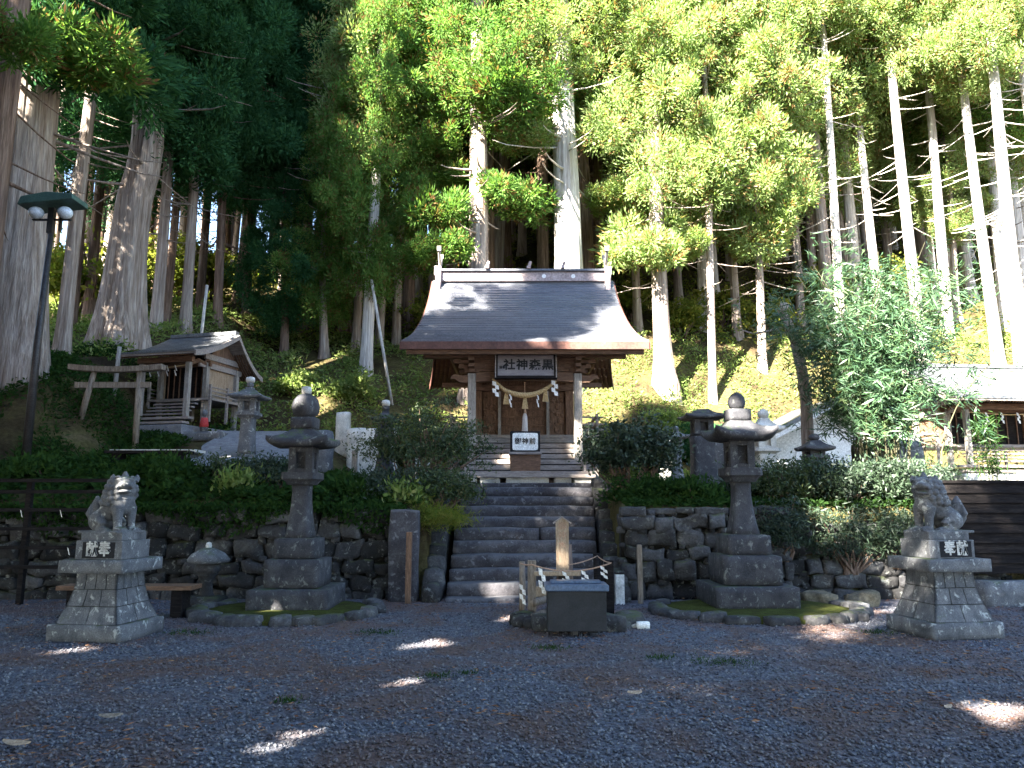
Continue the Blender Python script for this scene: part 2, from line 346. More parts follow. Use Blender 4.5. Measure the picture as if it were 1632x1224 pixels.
g = MB(); g.add([(-400, -400, 0), (400, -400, 0), (400, 400, 0), (-400, 400, 0)], [(0, 1, 2, 3)]); tag(g.build('ground', gravel_mat()), kind='structure')
def stones_cloud(n, region, smin, smax, dens_pow=1.0):
    x0, x1, y0, y1 = region
    t = rng.uniform(0, 1, n)**dens_pow; y = y0 + (y1-y0)*t; x = rng.uniform(-1, 1, n)*(y*.74+.4)
    s = rng.uniform(smin, smax, n)
    base = np.array([(1,0,0),(0,1,0),(-1,0,0),(0,-1,0),(0,0,.75),(0,0,-.6)], float)
    V = base[None]*s[:, None, None]*rng.uniform(.55, 1.25, (n, 6, 3))
    a = rng.uniform(0, 6.28, n); ca, sa = np.cos(a), np.sin(a)
    X = V[..., 0]*ca[:, None] - V[..., 1]*sa[:, None]; Yv = V[..., 0]*sa[:, None] + V[..., 1]*ca[:, None]
    tl = rng.uniform(-.5, .5, n)[:, None]
    V = np.stack([X + x[:, None], Yv + y[:, None], V[..., 2] + X*tl + (s*.3)[:, None]], -1).reshape(-1, 3)
    f = np.array([(0,1,4),(1,2,4),(2,3,4),(3,0,4),(1,0,5),(2,1,5),(3,2,5),(0,3,5)])
    Fc = (f[None] + (np.arange(n)*6)[:, None, None]).reshape(-1, 3)
    return np_mesh('gravel', V, Fc)
def island_mat(name, cols, rough=.8, brown=None):
    m, nt, out = new_mat(name); g = nt.nodes.new('ShaderNodeNewGeometry'); c = ramp(nt, g.outputs['Random Per Island'], cols)
    if brown:
        tc = nt.nodes.new('ShaderNodeTexCoord'); big = nz(nt, tc.outputs['Object'], .8, 7, .65, .6)
        c = mixc(nt, ramp(nt, big, [(0,)*3, (.7,)*3], [.44, .62]), c, brown)
    b = nt.nodes.new('ShaderNodeBsdfPrincipled'); b.inputs['Roughness'].default_value = rough; b.inputs['Specular IOR Level'].default_value = .3
    nt.links.new(c, b.inputs['Base Color']); nt.links.new(b.outputs[0], out.inputs[0]); return m
tag(link('gravel', stones_cloud(66000, (0, 0, 3.6, 12.4), .006, .022, 1.25), mat=island_mat('gravel_stones', [(.03,.032,.042), (.08,.083,.104), (.12,.125,.145), (.18,.185,.20)], .75, (.10,.06,.045))), 'loose blue-grey crushed gravel over the yard', 'gravel', kind='stuff')
# fallen needles and twigs on the yard
n = 9000; y = 4 + 9*rng.uniform(0, 1, n); x = rng.uniform(-1, 1, n)*(y*.74+.4)
mask = np.array([noise.noise(Vector((a*.7, b*.7, 3))) > -.02 for a, b in zip(x, y)]); x, y = x[mask], y[mask]; n = len(x)
P = np.stack([x, y, rng.uniform(.012, .03, n)], 1); D = rng.normal(size=(n, 3)); D[:, 2] *= .08
V, Fc = leaves(P, D, rng.uniform(.03, .09, n), rng.uniform(.004, .014, n))
tag(link('needle_litter', np_mesh('needle_litter', V, Fc), mat=island_mat('dry_needles', [(.10,.045,.025), (.17,.08,.045), (.24,.15,.09)], .9)), 'reddish brown fallen cedar needles and twigs on the gravel', 'litter', kind='stuff')
# ------------------------------------------------------------------ lettering
def lettering(txt, size, mat, parent, loc, rot=(R(90), 0, 0), extrude=.006, bold=.0, sx=1.0, name='lettering'):
    cu = bpy.data.curves.new('txt', 'FONT'); cu.body = txt; cu.size = size; cu.align_x = 'CENTER'; cu.align_y = 'CENTER'
    cu.extrude = extrude; cu.offset = bold; cu.resolution_u = 3; cu.space_character = 1.12
    to = bpy.data.objects.new('txt', cu); COL.objects.link(to); bpy.context.view_layer.update()
    dg = bpy.context.evaluated_depsgraph_get(); me = bpy.data.meshes.new_from_object(to.evaluated_get(dg))
    bpy.data.objects.remove(to); bpy.data.curves.remove(cu); me.materials.clear()
    o = link(name, me, parent, mat, loc); o.rotation_euler = rot; o.scale = (sx, 1, 1); return o
# ------------------------------------------------------------------ retaining walls and stairs
def stone_wall(name, x0, x1, yf, ztop, label, cat='retaining wall', seed=0, hmin=.22, hmax=.38, slope=0):
    rr = random.Random(seed); t = thing(name, ((x0+x1)/2, yf, 0), label, cat); cx = (x0+x1)/2
    mb = MB(); z = -.08
    while z < ztop-.1:
        h = min(rr.uniform(hmin, hmax), ztop-z+.02); x = x0 + rr.uniform(-.1, .1)
        while x < x1:
            w = rr.uniform(.25, .62); w = min(w, x1-x+.08)
            if w > .08:
                mb.rock(x+w/2-cx, rr.uniform(-.05, .05)+.1, z+h/2+rr.uniform(-.02, .02), w/2*.97, .2, h/2*rr.uniform(.8, 1.0), r=rr.uniform(.12,.5), nz=.24, div=4, seed=rr.random()*50, nf=3.2)
            x += w
        x = x0
        while x < x1:
            s_ = rr.uniform(.03, .07); mb.rock(x-cx, rr.uniform(-.06, .0)+.02, z+rr.uniform(-.02, .03), s_*1.3, s_, s_, r=.5, nz=.2, div=2, seed=rr.random()*50, nf=4); x += rr.uniform(.12, .4)
        z += h*.97
    mb.build('stones', M['field_stone'], t, True)
    b = MB().box(x0-cx, x1-cx, .08, .3, -.1, ztop-.06); b.build('joint_fill', M['mortar'], t)
    return t
stone_wall('retaining_wall', -16, -1.75, 13.0, 1.48, 'long rough fieldstone retaining wall left of the stone stairs', seed=1)
stone_wall('retaining_wall', 1.85, 4.6, 12.95, 1.50, 'rough fieldstone retaining wall just right of the stone stairs', seed=2)
stone_wall('retaining_wall', 4.6, 8.3, 13.05, 1.35, 'dark stone retaining wall hidden under hanging hedge on the right', seed=3)
st = thing('stone_staircase', (.18, 12.5, 0), 'broad mossy stone staircase climbing to the main shrine', 'stairs')
SZ = [.07, .27, .466, .685, .905, 1.13, 1.32, 1.525, 1.71, 1.9]
for k, z in enumerate(SZ):
    y = .35*k; zl = SZ[k-1] if k else -.1; h = z-zl+.06; hw = 1.27+.012*k; dx = .012*k
    o = MB()
    cuts = sorted([-hw] + [rnd.uniform(-.9, .9) for _ in range(rnd.choice([0, 1]))] + [hw])
    for a, b in zip(cuts, cuts[1:]):
        o.rock((a+b)/2+dx, y+.26+rnd.uniform(-.01, .01), z-h/2, (b-a)/2-.004, .28, h/2, r=.3, nz=.05, div=3, seed=k*7+rnd.random(), nf=2.2)
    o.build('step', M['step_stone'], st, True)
for sx, nm in ((-1, 'left'), (1, 'right')):
    b = thing('stair_border', (.21 + sx*1.53, 12.6, 0), f'sloping border of rough stones along the {nm} side of the stairs', 'stone border')
    mb = MB()
    for k in range(10):
        z = .12+.2*k
        mb.rock(sx*.012*k, .36*k+.1, z*.5+.05, .19, .22, z*.5+.12, r=.5, nz=.1, div=4, seed=k+sx*20, nf=2.5)
    mb.build('border_stones', M['field_stone'], b, True)
pier = thing('stone_pier', (-1.78, 12.72, 0), 'tall weathered stone slab ending the left retaining wall', 'stone pier')
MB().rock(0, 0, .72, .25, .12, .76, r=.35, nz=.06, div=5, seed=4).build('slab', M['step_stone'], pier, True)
# ------------------------------------------------------------------ roofs
def curved_roof(parent, hw, yr, zr, yf, zf, yb, zb, nc, mat, edge, rafter, thick=.1, lin=.25, pw=1.7, under=.1, course=.012, raft_gap=.16, raft=(.03, .045), barge=.16):
    def prof(side, s):
        ye, ze = (yf, zf) if side < 0 else (yb, zb)
        return yr + (ye-yr)*s, ze + (zr-ze)*(lin*(1-s) + (1-lin)*(1-s)**pw)
    mb = MB()
    for side in (-1, 1):
        for i in range(nc):
            s0, s1 = i/nc, (i+1)/nc
            (ya, za), (yb_, zb_) = prof(side, s0), prof(side, s1); a, b = hw(s0), hw(s1)
            v = [(-a, ya, za), (a, ya, za), (b, yb_, zb_+course), (-b, yb_, zb_+course), (-a, ya, za-.04), (a, ya, za-.04), (b, yb_, zb_-.04), (-b, yb_, zb_-.04)]
            f = [(0,1,2,3), (7,6,5,4), (3,2,6,7), (0,3,7,4), (1,5,6,2)]
            if side < 0: f = [q[::-1] for q in f]
            mb.add(v, f)
    mb.build('roof', mat, parent)
    ub = MB(); N = 10
    for side in (-1, 1):
        rf = MB()
        for i in range(N):
            s0, s1 = i/N, (i+1)/N; (ya, za), (yc, zc) = prof(side, s0), prof(side, s1); a, b = hw(s0)-.02, hw(s1)-.02
            yc2 = yc + (side*-.02 if i == N-1 else 0)
            v = [(-a, ya, za-.043), (a, ya, za-.043), (b, yc2, zc-.043), (-b, yc2, zc-.043), (-a, ya, za-thick), (a, ya, za-thick), (b, yc2, zc-thick), (-b, yc2, zc-thick)]
            f = [(0,1,2,3), (7,6,5,4), (3,2,6,7), (0,3,7,4), (1,5,6,2)]
            if side < 0: f = [q[::-1] for q in f]
            ub.add(v, f)
            if i >= 3:
                x = -a+.06
                while x < a:
                    x2 = x*b/a
                    e0, e1 = za-thick, zc-thick; yy = yc if i < N-1 else yc - side*.08
                    v = [(x-raft[0], ya, e0), (x+raft[0], ya, e0), (x2+raft[0], yy, e1), (x2-raft[0], yy, e1), (x-raft[0], ya, e0-raft[1]), (x+raft[0], ya, e0-raft[1]), (x2+raft[0], yy, e1-raft[1]), (x2-raft[0], yy, e1-raft[1])]
                    ff = [(0,1,2,3), (7,6,5,4), (3,2,6,7), (0,3,7,4), (1,5,6,2), (0,4,5,1)]
                    rf.add(v, ff if side > 0 else [q[::-1] for q in ff]); x += raft_gap
        rf.build('rafters', rafter, parent)
    ub.build('eave_board', edge, parent)
    for sx in (-1, 1):
        bb = MB()
        for side in (-1, 1):
            for i in range(N):
                s0, s1 = i/N, (i+1)/N; (ya, za), (yc, zc) = prof(side, s0), prof(side, s1); a, b = hw(s0)+.004, hw(s1)+.004
                w = .035; d0, d1 = .02, barge
                v = [(sx*a, ya, za-d0), (sx*(a+w), ya, za-d0), (sx*(b+w), yc, zc-d0), (sx*b, yc, zc-d0), (sx*a, ya, za-d1), (sx*(a+w), ya, za-d1), (sx*(b+w), yc, zc-d1), (sx*b, yc, zc-d1)]
                bb.add(v, [(0,1,2,3), (7,6,5,4), (3,2,6,7), (0,3,7,4), (1,5,6,2), (0,4,5,1)])
        bb.build('bargeboard', edge, parent)
    return prof
# ------------------------------------------------------------------ paper streamers, rope
def shide(mb, x, y, z, w=.07, h=.3, n=4, seed=0):
    for i in range(n):
        ox = (w*.35 if i % 2 else -w*.35); zt = z - h*i/n; zb = z - h*(i+1.15)/n
        mb.add([(x+ox-w/2, y-.004*i, zt), (x+ox+w/2, y-.004*i-.01, zt-.02), (x+ox+w/2+.01, y-.004*i, zb-.02), (x+ox-w/2+.01, y-.004*i+.006, zb)], [(0, 1, 2, 3)])
    return mb
def twisted(pts, r, turns, segs=60, strands=3, taper=False):
    mb = MB(); P = [Vector(p) for p in pts]
    def ev(t):
        k = t*(len(P)-1); i = min(int(k), len(P)-2); f = k-i
        p0 = P[max(i-1, 0)]; p1 = P[i]; p2 = P[i+1]; p3 = P[min(i+2, len(P)-1)]
        return .5*((2*p1) + (p2-p0)*f + (2*p0-5*p1+4*p2-p3)*f*f + (3*p1-3*p2+p3-p0)*f**3)
    for s in range(strands):
        q = []; rad = []
        for i in range(segs+1):
            t = i/segs; c = ev(t); d = (ev(min(1, t+.01))-ev(max(0, t-.01))).normalized(); a = Vector((0, 1, 0)); a = (a-d*a.dot(d)).normalized(); b = d.cross(a)
            th = 2*math.pi*(turns*t + s/strands); rr = r*(1 if not taper else (.35+.65*math.sin(math.pi*t)))
            q.append(c+(a*math.cos(th)+b*math.sin(th))*rr*.5); rad.append(rr*.6)
        mb.tube(q, rad, 6)
    return mb
# ------------------------------------------------------------------ main shrine
Z0 = 1.98; CX = .29
ms = thing('main_shrine', (CX, 19.3, Z0), 'large wooden main shrine with a blue grey copper roof at the top of the stairs', 'shrine building')
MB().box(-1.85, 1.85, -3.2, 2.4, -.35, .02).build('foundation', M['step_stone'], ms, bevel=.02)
fb = MB()
for a, b in ((-1.5, -1.05), (-.98, -.55), (-.42, .5), (.62, .98), (1.05, 1.45)): fb.box(a, b, -3.05, -2.7, .021, .13)
fb.build('base_stones', M['pale_stone'], ms, bevel=.01)
MB().box(-1.5, 1.5, -3.12, -1.5, .131, .2).build('threshold', M['grey_wood_h'], ms, bevel=.01)
for k in range(7):
    z = .28+.135*k; y = -2.95+.21*k; w = 1.45 if k < 2 else 1.28
    o = MB().box(-w, w, y, y+.24, z-.10, z); o.build('wooden_step', M['grey_wood_h'], ms, bevel=.008)
MB().box(-1.26, 1.26, -1.45, -1.40, .25, 1.05).add([(-1.24, -2.85, .24), (1.24, -2.85, .24), (1.24, -1.46, 1.1), (-1.24, -1.46, 1.1)], [(0, 1, 2, 3)]).build('step_gap_shade', M['dark_wood'], ms)  # black sheet painted in for the shade behind the open risers
for sx in (-1, 1): MB().box(sx*1.29-.03, sx*1.29+.03, -2.9, -1.5, .2, .5).build('stair_stringer', M['grey_wood_h'], ms)
fl = MB().box(-1.8, 1.8, -1.42, 2.1, 1.12, 1.2); fl.build('veranda', M['grey_wood_h'], ms, bevel=.006)
for sx in (-1, 1):
    for yy in (-1.3, .2, 1.9): MB().box(sx*1.7-.06, sx*1.7+.06, yy-.06, yy+.06, .02, 1.12).build('stilt', M['grey_wood'], ms)
    rl = MB()
    for z in (1.32, 1.45, 1.62): rl.box(sx*1.74-.025, sx*1.74+.025, -1.5, 2.05, z-.02, z+.02); rl.box(min(sx*1.3, sx*1.9), max(sx*1.3, sx*1.9), -1.41, -1.37, z-.018, z+.022)
    for yy in (-1.39, -.5, .4, 1.3): rl.box(sx*1.74-.035, sx*1.74+.035, yy-.035, yy+.035, 1.2, 1.7)
    rl.build('railing', M['grey_wood_h'], ms)
    MB().box(sx*1.2-.09, sx*1.2+.09, -2.5, -2.32, .2, 2.5).build('porch_post', M['grey_wood'], ms, bevel=.015)
    MB().box(sx*1.2-.14, sx*1.2+.14, -2.55, -2.27, .201, .3).build('post_base', M['pale_stone'], ms, bevel=.02)
    MB().box(sx*1.14-.1, sx*1.14+.1, -.75, -.55, 1.2, 2.9).build('body_post', M['wood_v'], ms, bevel=.015)
MB().box(-1.2, 1.2, -.6, 1.6, .02, 3.6).build('body_wall', M['wood_v'], ms)
MB().box(-.56, .56, -.66, -.61, 1.2, 2.35).build('door_panel', M['wood_v'], ms)
dl = MB()
for i in range(9): dl.box(-.5+i*.125-.012, -.5+i*.125+.012, -.69, -.662, 1.3, 2.25)
for z in (1.3, 1.5, 1.7, 1.9, 2.1, 2.27): dl.box(-.56, .56, -.705, -.691, z-.02, z+.02)
dl.box(-.03, .03, -.72, -.706, 1.2, 2.35); dl.build('door_lattice', M['wood'], ms)
for sx in (-1, 1):
    cp = MB(); cp.box(sx*.82-.2, sx*.82+.2, -.64, -.605, 1.28, 2.3)
    for i in range(46):
        a, b = rnd.uniform(-.17, .17), rnd.uniform(1.33, 2.25)
        cp.rock(sx*.82+a, -.65, b, rnd.uniform(.02, .05), .03, rnd.uniform(.02, .06), r=.9, nz=.03, div=2, seed=i)
    cp.build('carved_panel', M['wood_v'], ms, False)
    MB().box(sx*.6-.035, sx*.6+.035, -.74, -.6, 1.2, 2.4).build('door_post', M['grey_wood'], ms)
MB().box(-1.25, 1.25, -.8, -.6, 2.35, 2.5).build('lintel', M['wood'], ms, bevel=.01)
kb = MB()   # tie beam between porch posts, gently arched, with carved ends
for i in range(12):
    a = -1.1+2.2*i/12; b = a+2.2/12; za = .05*math.cos(a*1.3); zb = .05*math.cos(b*1.3)
    kb.add([(a,-2.5,2.3+za),(b,-2.5,2.3+zb),(b,-2.32,2.3+zb),(a,-2.32,2.3+za),(a,-2.5,2.5+za),(b,-2.5,2.5+zb),(b,-2.32,2.5+zb),(a,-2.32,2.5+za)], [(3,2,1,0),(4,5,6,7),(0,1,5,4),(2,3,7,6)])
kb.build('tie_beam', M['wood'], ms)
for sx in (-1, 1):
    nose = [(0, 0), (.18, .02), (.30, .10), (.40, .09), (.36, .17), (.28, .2), (.16, .17), (0, .18)]
    MB().prism([(sx*(1.29+a), 2.28+b) for a, b in nose], -2.48, -2.34).build('beam_nose', M['wood'], ms)
    br = MB()
    for k, (w, z) in enumerate(((.16, 2.52), (.3, 2.62), (.42, 2.74))):
        br.box(sx*1.2-w, sx*1.2+w, -2.48, -2.34, z, z+.07); br.box(sx*1.2-.06, sx*1.2+.06, -2.41-w, -2.41+w, z+.005, z+.075)
        for q in (-1, 1): br.box(sx*1.2+q*w*.8-.05, sx*1.2+q*w*.8+.05, -2.46, -2.36, z+.071, z+.105)
    br.build('bracket', M['wood'], ms)
    bb = MB()
    for yy in (-.7, 1.5):
        for k, (w, z) in enumerate(((.15, 2.55), (.28, 2.68), (.4, 2.8))): bb.box(sx*1.2-w, sx*1.2+w, yy-.07, yy+.07, z, z+.08)
    bb.build('bracket', M['wood'], ms)
    for yy in (-2.41,): MB().tube([(sx*1.2, -2.35, 2.55), (sx*1.2, -1.6, 2.75), (sx*1.2, -.7, 2.6)], [.08, .07, .08], 8).build('rainbow_beam', M['wood'], ms)
MB().box(-2.3, 2.3, -2.5, -2.3, 2.86, 3.0).box(-1.15, 1.15, -2.45, -2.38, 2.55, 2.86).build('eave_beam', M['wood'], ms)
MB().box(-2.3, 2.3, 2.2, 2.36, 2.9, 3.02).build('rear_eave_beam', M['wood'], ms)
for sx in (-1, 1): MB().prism([(-2.4, 3.0), (2.3, 3.0), (.9, 4.1), (0, 5.1), (-.9, 4.1)], sx*1.75-.03, sx*1.75+.03, 'x').build('gable_wall', M['wood_v'], ms)
hwm = lambda s: 2.38 + .34*s**2.2
curved_roof(ms, hwm, 0, 5.42, -3.1, 3.12, 2.95, 3.12, 32, M['roof_copper'], M['roof_side'], M['wood'], thick=.13, lin=.42, pw=1.75, course=.03, raft_gap=.13, barge=.2)
MB().box(-2.72, 2.72, -3.13, -3.085, 2.93, 3.10).build('fascia', M['roof_side'], ms)
MB().box(-2.62, 2.62, -3.02, -2.95, 2.84, 2.98).build('fascia', M['wood'], ms)
MB().box(-2.15, 2.15, -.16, .16, 5.36, 5.62).build('ridge_box', M['ridge'], ms, bevel=.01)
MB().box(-2.2, 2.2, -.22, .22, 5.621, 5.68).build('ridge_cap', M['roof_copper'], ms, bevel=.01)
for x in (.55, 1.32, -.6, -1.35): MB().lathe([(.055, 0), (.055, .015)], 16, Matrix.Translation((x, -.16, 5.49)) @ Matrix.Rotation(R(90), 4, 'X')).build('crest_disc', M['white'], ms)
for x in (-.95, .15, 1.05): MB().box(x-.05, x+.05, -.28, .28, 5.681, 5.74, ).tube([(x, -.12, 5.74), (x+.05, -.16, 5.9)], [.05, .035], 6).build('ridge_weight', M['ridge'], ms)
for sx in (-1, 1):
    on = MB(); on.box(sx*2.22-.07, sx*2.22+.07, -.3, .3, 5.2, 5.5); on.box(sx*2.24-.09, sx*2.24+.09, -.24, .24, 5.5, 5.75)
    on.prism([(-.38, 5.0), (-.2, 4.98), (-.2, 5.5), (-.3, 5.45)], sx*2.22-.06, sx*2.22+.06, 'x'); on.prism([(.38, 5.0), (.2, 4.98), (.2, 5.5), (.3, 5.45)], sx*2.22-.06, sx*2.22+.06, 'x')
    on.build('ridge_end', M['ridge'], ms, bevel=.015)
    for q in (-1, 1): MB().tube([(sx*2.2, q*.1, 5.7), (sx*2.2, q*.34*-1, 6.15)], [.045, .035], 6).box(sx*2.2-.05, sx*2.2+.05, -q*.34-.05, -q*.34+.05, 6.12, 6.24).build('ridge_finial', M['grey_wood'], ms)
# name board, rope, bell pull, offering box: hung on or set before the shrine
def sub(t, fn, *a, **k): return fn(*a, **k)
nb = thing('name_board', (CX+.02, 16.55, 4.32), 'framed name board with brushed black characters under the main shrine eave', 'sign'); nb.rotation_euler = (R(-12), 0, 0)
MB().box(-.63, .63, -.03, .03, .05, .55).build('board', M['board'], nb)
MB().box(-.7, .7, -.06, .04, -.02, .049).box(-.7, .7, -.06, .04, .551, .62).box(-.7, -.631, -.055, .035, .049, .551).box(.631, .7, -.055, .035, .049, .551).build('frame', M['dark_wood'], nb, bevel=.01)
MB().box(-.66, .66, -.072, -.061, .56, .585).box(-.69, -.665, -.072, -.061, 0, .585).box(.665, .69, -.072, -.061, 0, .585).build('trim', M['grey_wood_h'], nb)
lettering('社神森黒', .27, M['ink'], nb, (.06, -.034, .30), bold=.006)
lettering('謹書', .07, M['ink'], nb, (-.53, -.034, .25), bold=.001, sx=.9)
rp = thing('straw_rope', (CX, 16.72, 4.28), 'thick twisted straw rope sagging below the name board', 'sacred rope')
twisted([(-.73, 0, .06), (-.42, -.02, -.22), (-.02, -.03, -.32), (.35, -.02, -.24), (.7, 0, .0)], .062, 9, taper=True).build('rope', M['rope'], rp, True)
for x, z in ((-.42, -.26), (.0, -.36), (.46, -.2)):
    ts = MB(); 
    for i in range(9): ts.tube([(x+.01*(i-4)*.5, 0, z), (x+.016*(i-4), rnd.uniform(-.02, .02), z-.26)], [.012, .010], 5)
    ts.build('tassel', M['rope'], rp)
for x, z, w in ((-.66, .0, .085), (-.33, -.24, .035), (.28, -.24, .03), (.66, .02, .085)): shide(MB(), x, -.05, z, w, .33).build('paper_streamer', M['paper'], rp)
bp = thing('bell_rope', (CX+.0, 16.95, 4.2), 'pale cloth bell rope hanging at the shrine centre', 'bell rope')
MB().tube([(0, 0, .1), (0, 0, -.45), (.01, 0, -.62)], [.012, .014, .03], 8).build('cord', M['cord'], bp)
MB().lathe([(.03, -.62), (.055, -.7), (.07, -1.0), (.085, -1.25), (.05, -1.27)], 14, wob=.2).build('tassel', surf('pale_cloth', [(.38,.34,.32), (.5,.46,.44)], 6, stretch=(6, 6, .4), bump=.8), bp, True)
ob = thing('offering_box', (CX+.0, 16.55, 2.12), 'wooden offering box with a white name plate on the shrine steps', 'offering box')
MB().box(-.32, .32, -.1, .3, .0, .5, tx=-.02).build('box', M['wood'], ob, bevel=.01)
MB().box(-.36, .36, -.14, .34, .501, .56).build('lid', M['grey_wood_h'], ob, bevel=.01)
MB().box(-.33, .33, -.02, .02, .561, 1.02).build('plate_frame', M['black'], ob, bevel=.02)
pl = [(.28*(1 if abs(math.cos(a)) > 0 else 0)*max(-1, min(1, 1.35*math.cos(a))), .79+.19*max(-1, min(1, 1.35*math.sin(a)))) for a in [2*math.pi*i/32 for i in range(32)]]
MB().prism([(-a, b) for a, b in pl], -.034, -.021).build('plate', M['white'], ob)
lettering('御神前', .15, M['ink'], ob, (0, -.036, .79), bold=.003)
# ------------------------------------------------------------------ small shrines
def small_shrine(loc, rz, label, w=1.0, mat_roof='iron_roof', roof_edge='grey_wood_h', panel='fresh_wood', yeave=-1.7, extras=True, hr=2.75, nc=14):
    t = thing('small_shrine', loc, label, 'small shrine', rz=rz)
    MB().box(-w*1.05, w*1.05, -1.9, 1.0, -.5, .12).build('foundation', M['path'] if extras else M['pale_stone'], t, bevel=.02)
    for k in range(2): MB().box(-w*.95, w*.95, -1.75+.18*k, -1.5+.18*k, .16+.13*k, .22+.13*k).build('wooden_step', M['grey_wood_h'], t, bevel=.005)
    for k in range(5): MB().box(-w*.62, w*.62, -1.25+.12*k, -1.12+.12*k, .44+.1*k, .48+.1*k).build('wooden_step', M['grey_wood_h'], t, bevel=.005)
    MB().box(-w*.95, w*.95, -.75, .9, .86, .92).build('veranda', M['grey_wood_h'], t)
    for sx in (-1, 1):
        MB().box(sx*w*.68-.06, sx*w*.68+.06, -1.36, -1.24, .3, 1.75).build('porch_post', M['grey_wood'], t, bevel=.01)
        for yy in (-.6, .7): MB().box(sx*w*.68-.06, sx*w*.68+.06, yy-.06, yy+.06, .12, 1.85).build('body_post', M['grey_wood'], t, bevel=.01)
        MB().box(sx*w*.62-.02, sx*w*.62+.02, -.54, .64, .92, 1.72).build('side_panel', M[panel], t)
        MB().box(sx*w*.68-.03, sx*w*.68+.03, -.9, .9, 1.72, 1.86).box(sx*w*.68-.035, sx*w*.68+.035, -.7, .75, 1.95, 2.1).build('side_beam', M['grey_wood_h'], t)
        rl = MB()
        for z in (1.0, 1.1, 1.2): rl.box(sx*w*.92-.02, sx*w*.92+.02, -.75, .9, z-.015, z+.015)
        for yy in (-.72, 0, .85): rl.box(sx*w*.92-.03, sx*w*.92+.03, yy-.03, yy+.03, .3, 1.26)
        rl.build('railing', M['grey_wood_h'], t)
        MB().tube([(sx*w*.68, -1.3, 1.7), (sx*w*.68, -.95, 1.86), (sx*w*.68, -.6, 1.8)], [.05, .06, .05], 8).build('curved_beam', M['wood'], t)
        MB().prism([(-.7, 1.86), (.8, 1.86), (.45, 2.25), (.1, 2.55), (-.3, 2.2)], sx*w*.66-.02, sx*w*.66+.02, 'x').build('gable_wall', M['wood_v'], t)
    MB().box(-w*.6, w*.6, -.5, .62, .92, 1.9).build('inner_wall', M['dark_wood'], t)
    MB().box(-w*.8, w*.8, -1.36, -1.24, 1.76, 1.9).box(-w*.8, w*.8, -.62, -.54, 1.76, 1.9).build('lintel', M['wood'], t)
    ir = MB()
    for i in range(7): ir.box(-w*.5+i*w/6-.012, -w*.5+i*w/6+.012, -.53, -.505, .95, 1.75)
    ir.build('door_lattice', M['wood_v'], t)
    curved_roof(t, lambda s: w*1.06+.06*s**2, .15, hr, yeave, 1.98, 1.25, 1.75, nc, M[mat_roof], M[roof_edge], M['wood'], thick=.09, lin=.3, pw=1.6, raft_gap=.075, raft=(.016, .03), barge=.15)
    MB().box(-w*1.02, w*1.02, .07, .23, hr-.02, hr+.08).build('ridge_cap', M[mat_roof], t, bevel=.01)
    for i, x in enumerate((-.38, -.14, .12, .36)): shide(MB(), x*w, -1.37, 1.68, .045, .26).build('paper_streamer', M['paper'], t)
    MB().tube([(-w*.62, -1.3, 1.68), (0, -1.33, 1.62), (w*.62, -1.3, 1.68)], .012, 6).build('straw_cord', M['rope'], t)
    return t
p = at(290, 690, 19.0)
small_shrine((p.x-.1, 20.0, 3.32), R(-14), 'small weathered wooden shrine with a grey sheet roof on the left slope', w=1.0)
p = at(1560, 760, 19)
small_shrine((12.4, 20.2, 2.15), R(6), 'small brown shrine with a bright grey roof at the right edge behind the bamboo', w=1.7, hr=3.1, panel='wood_v', extras=False, yeave=-2.0, nc=18)
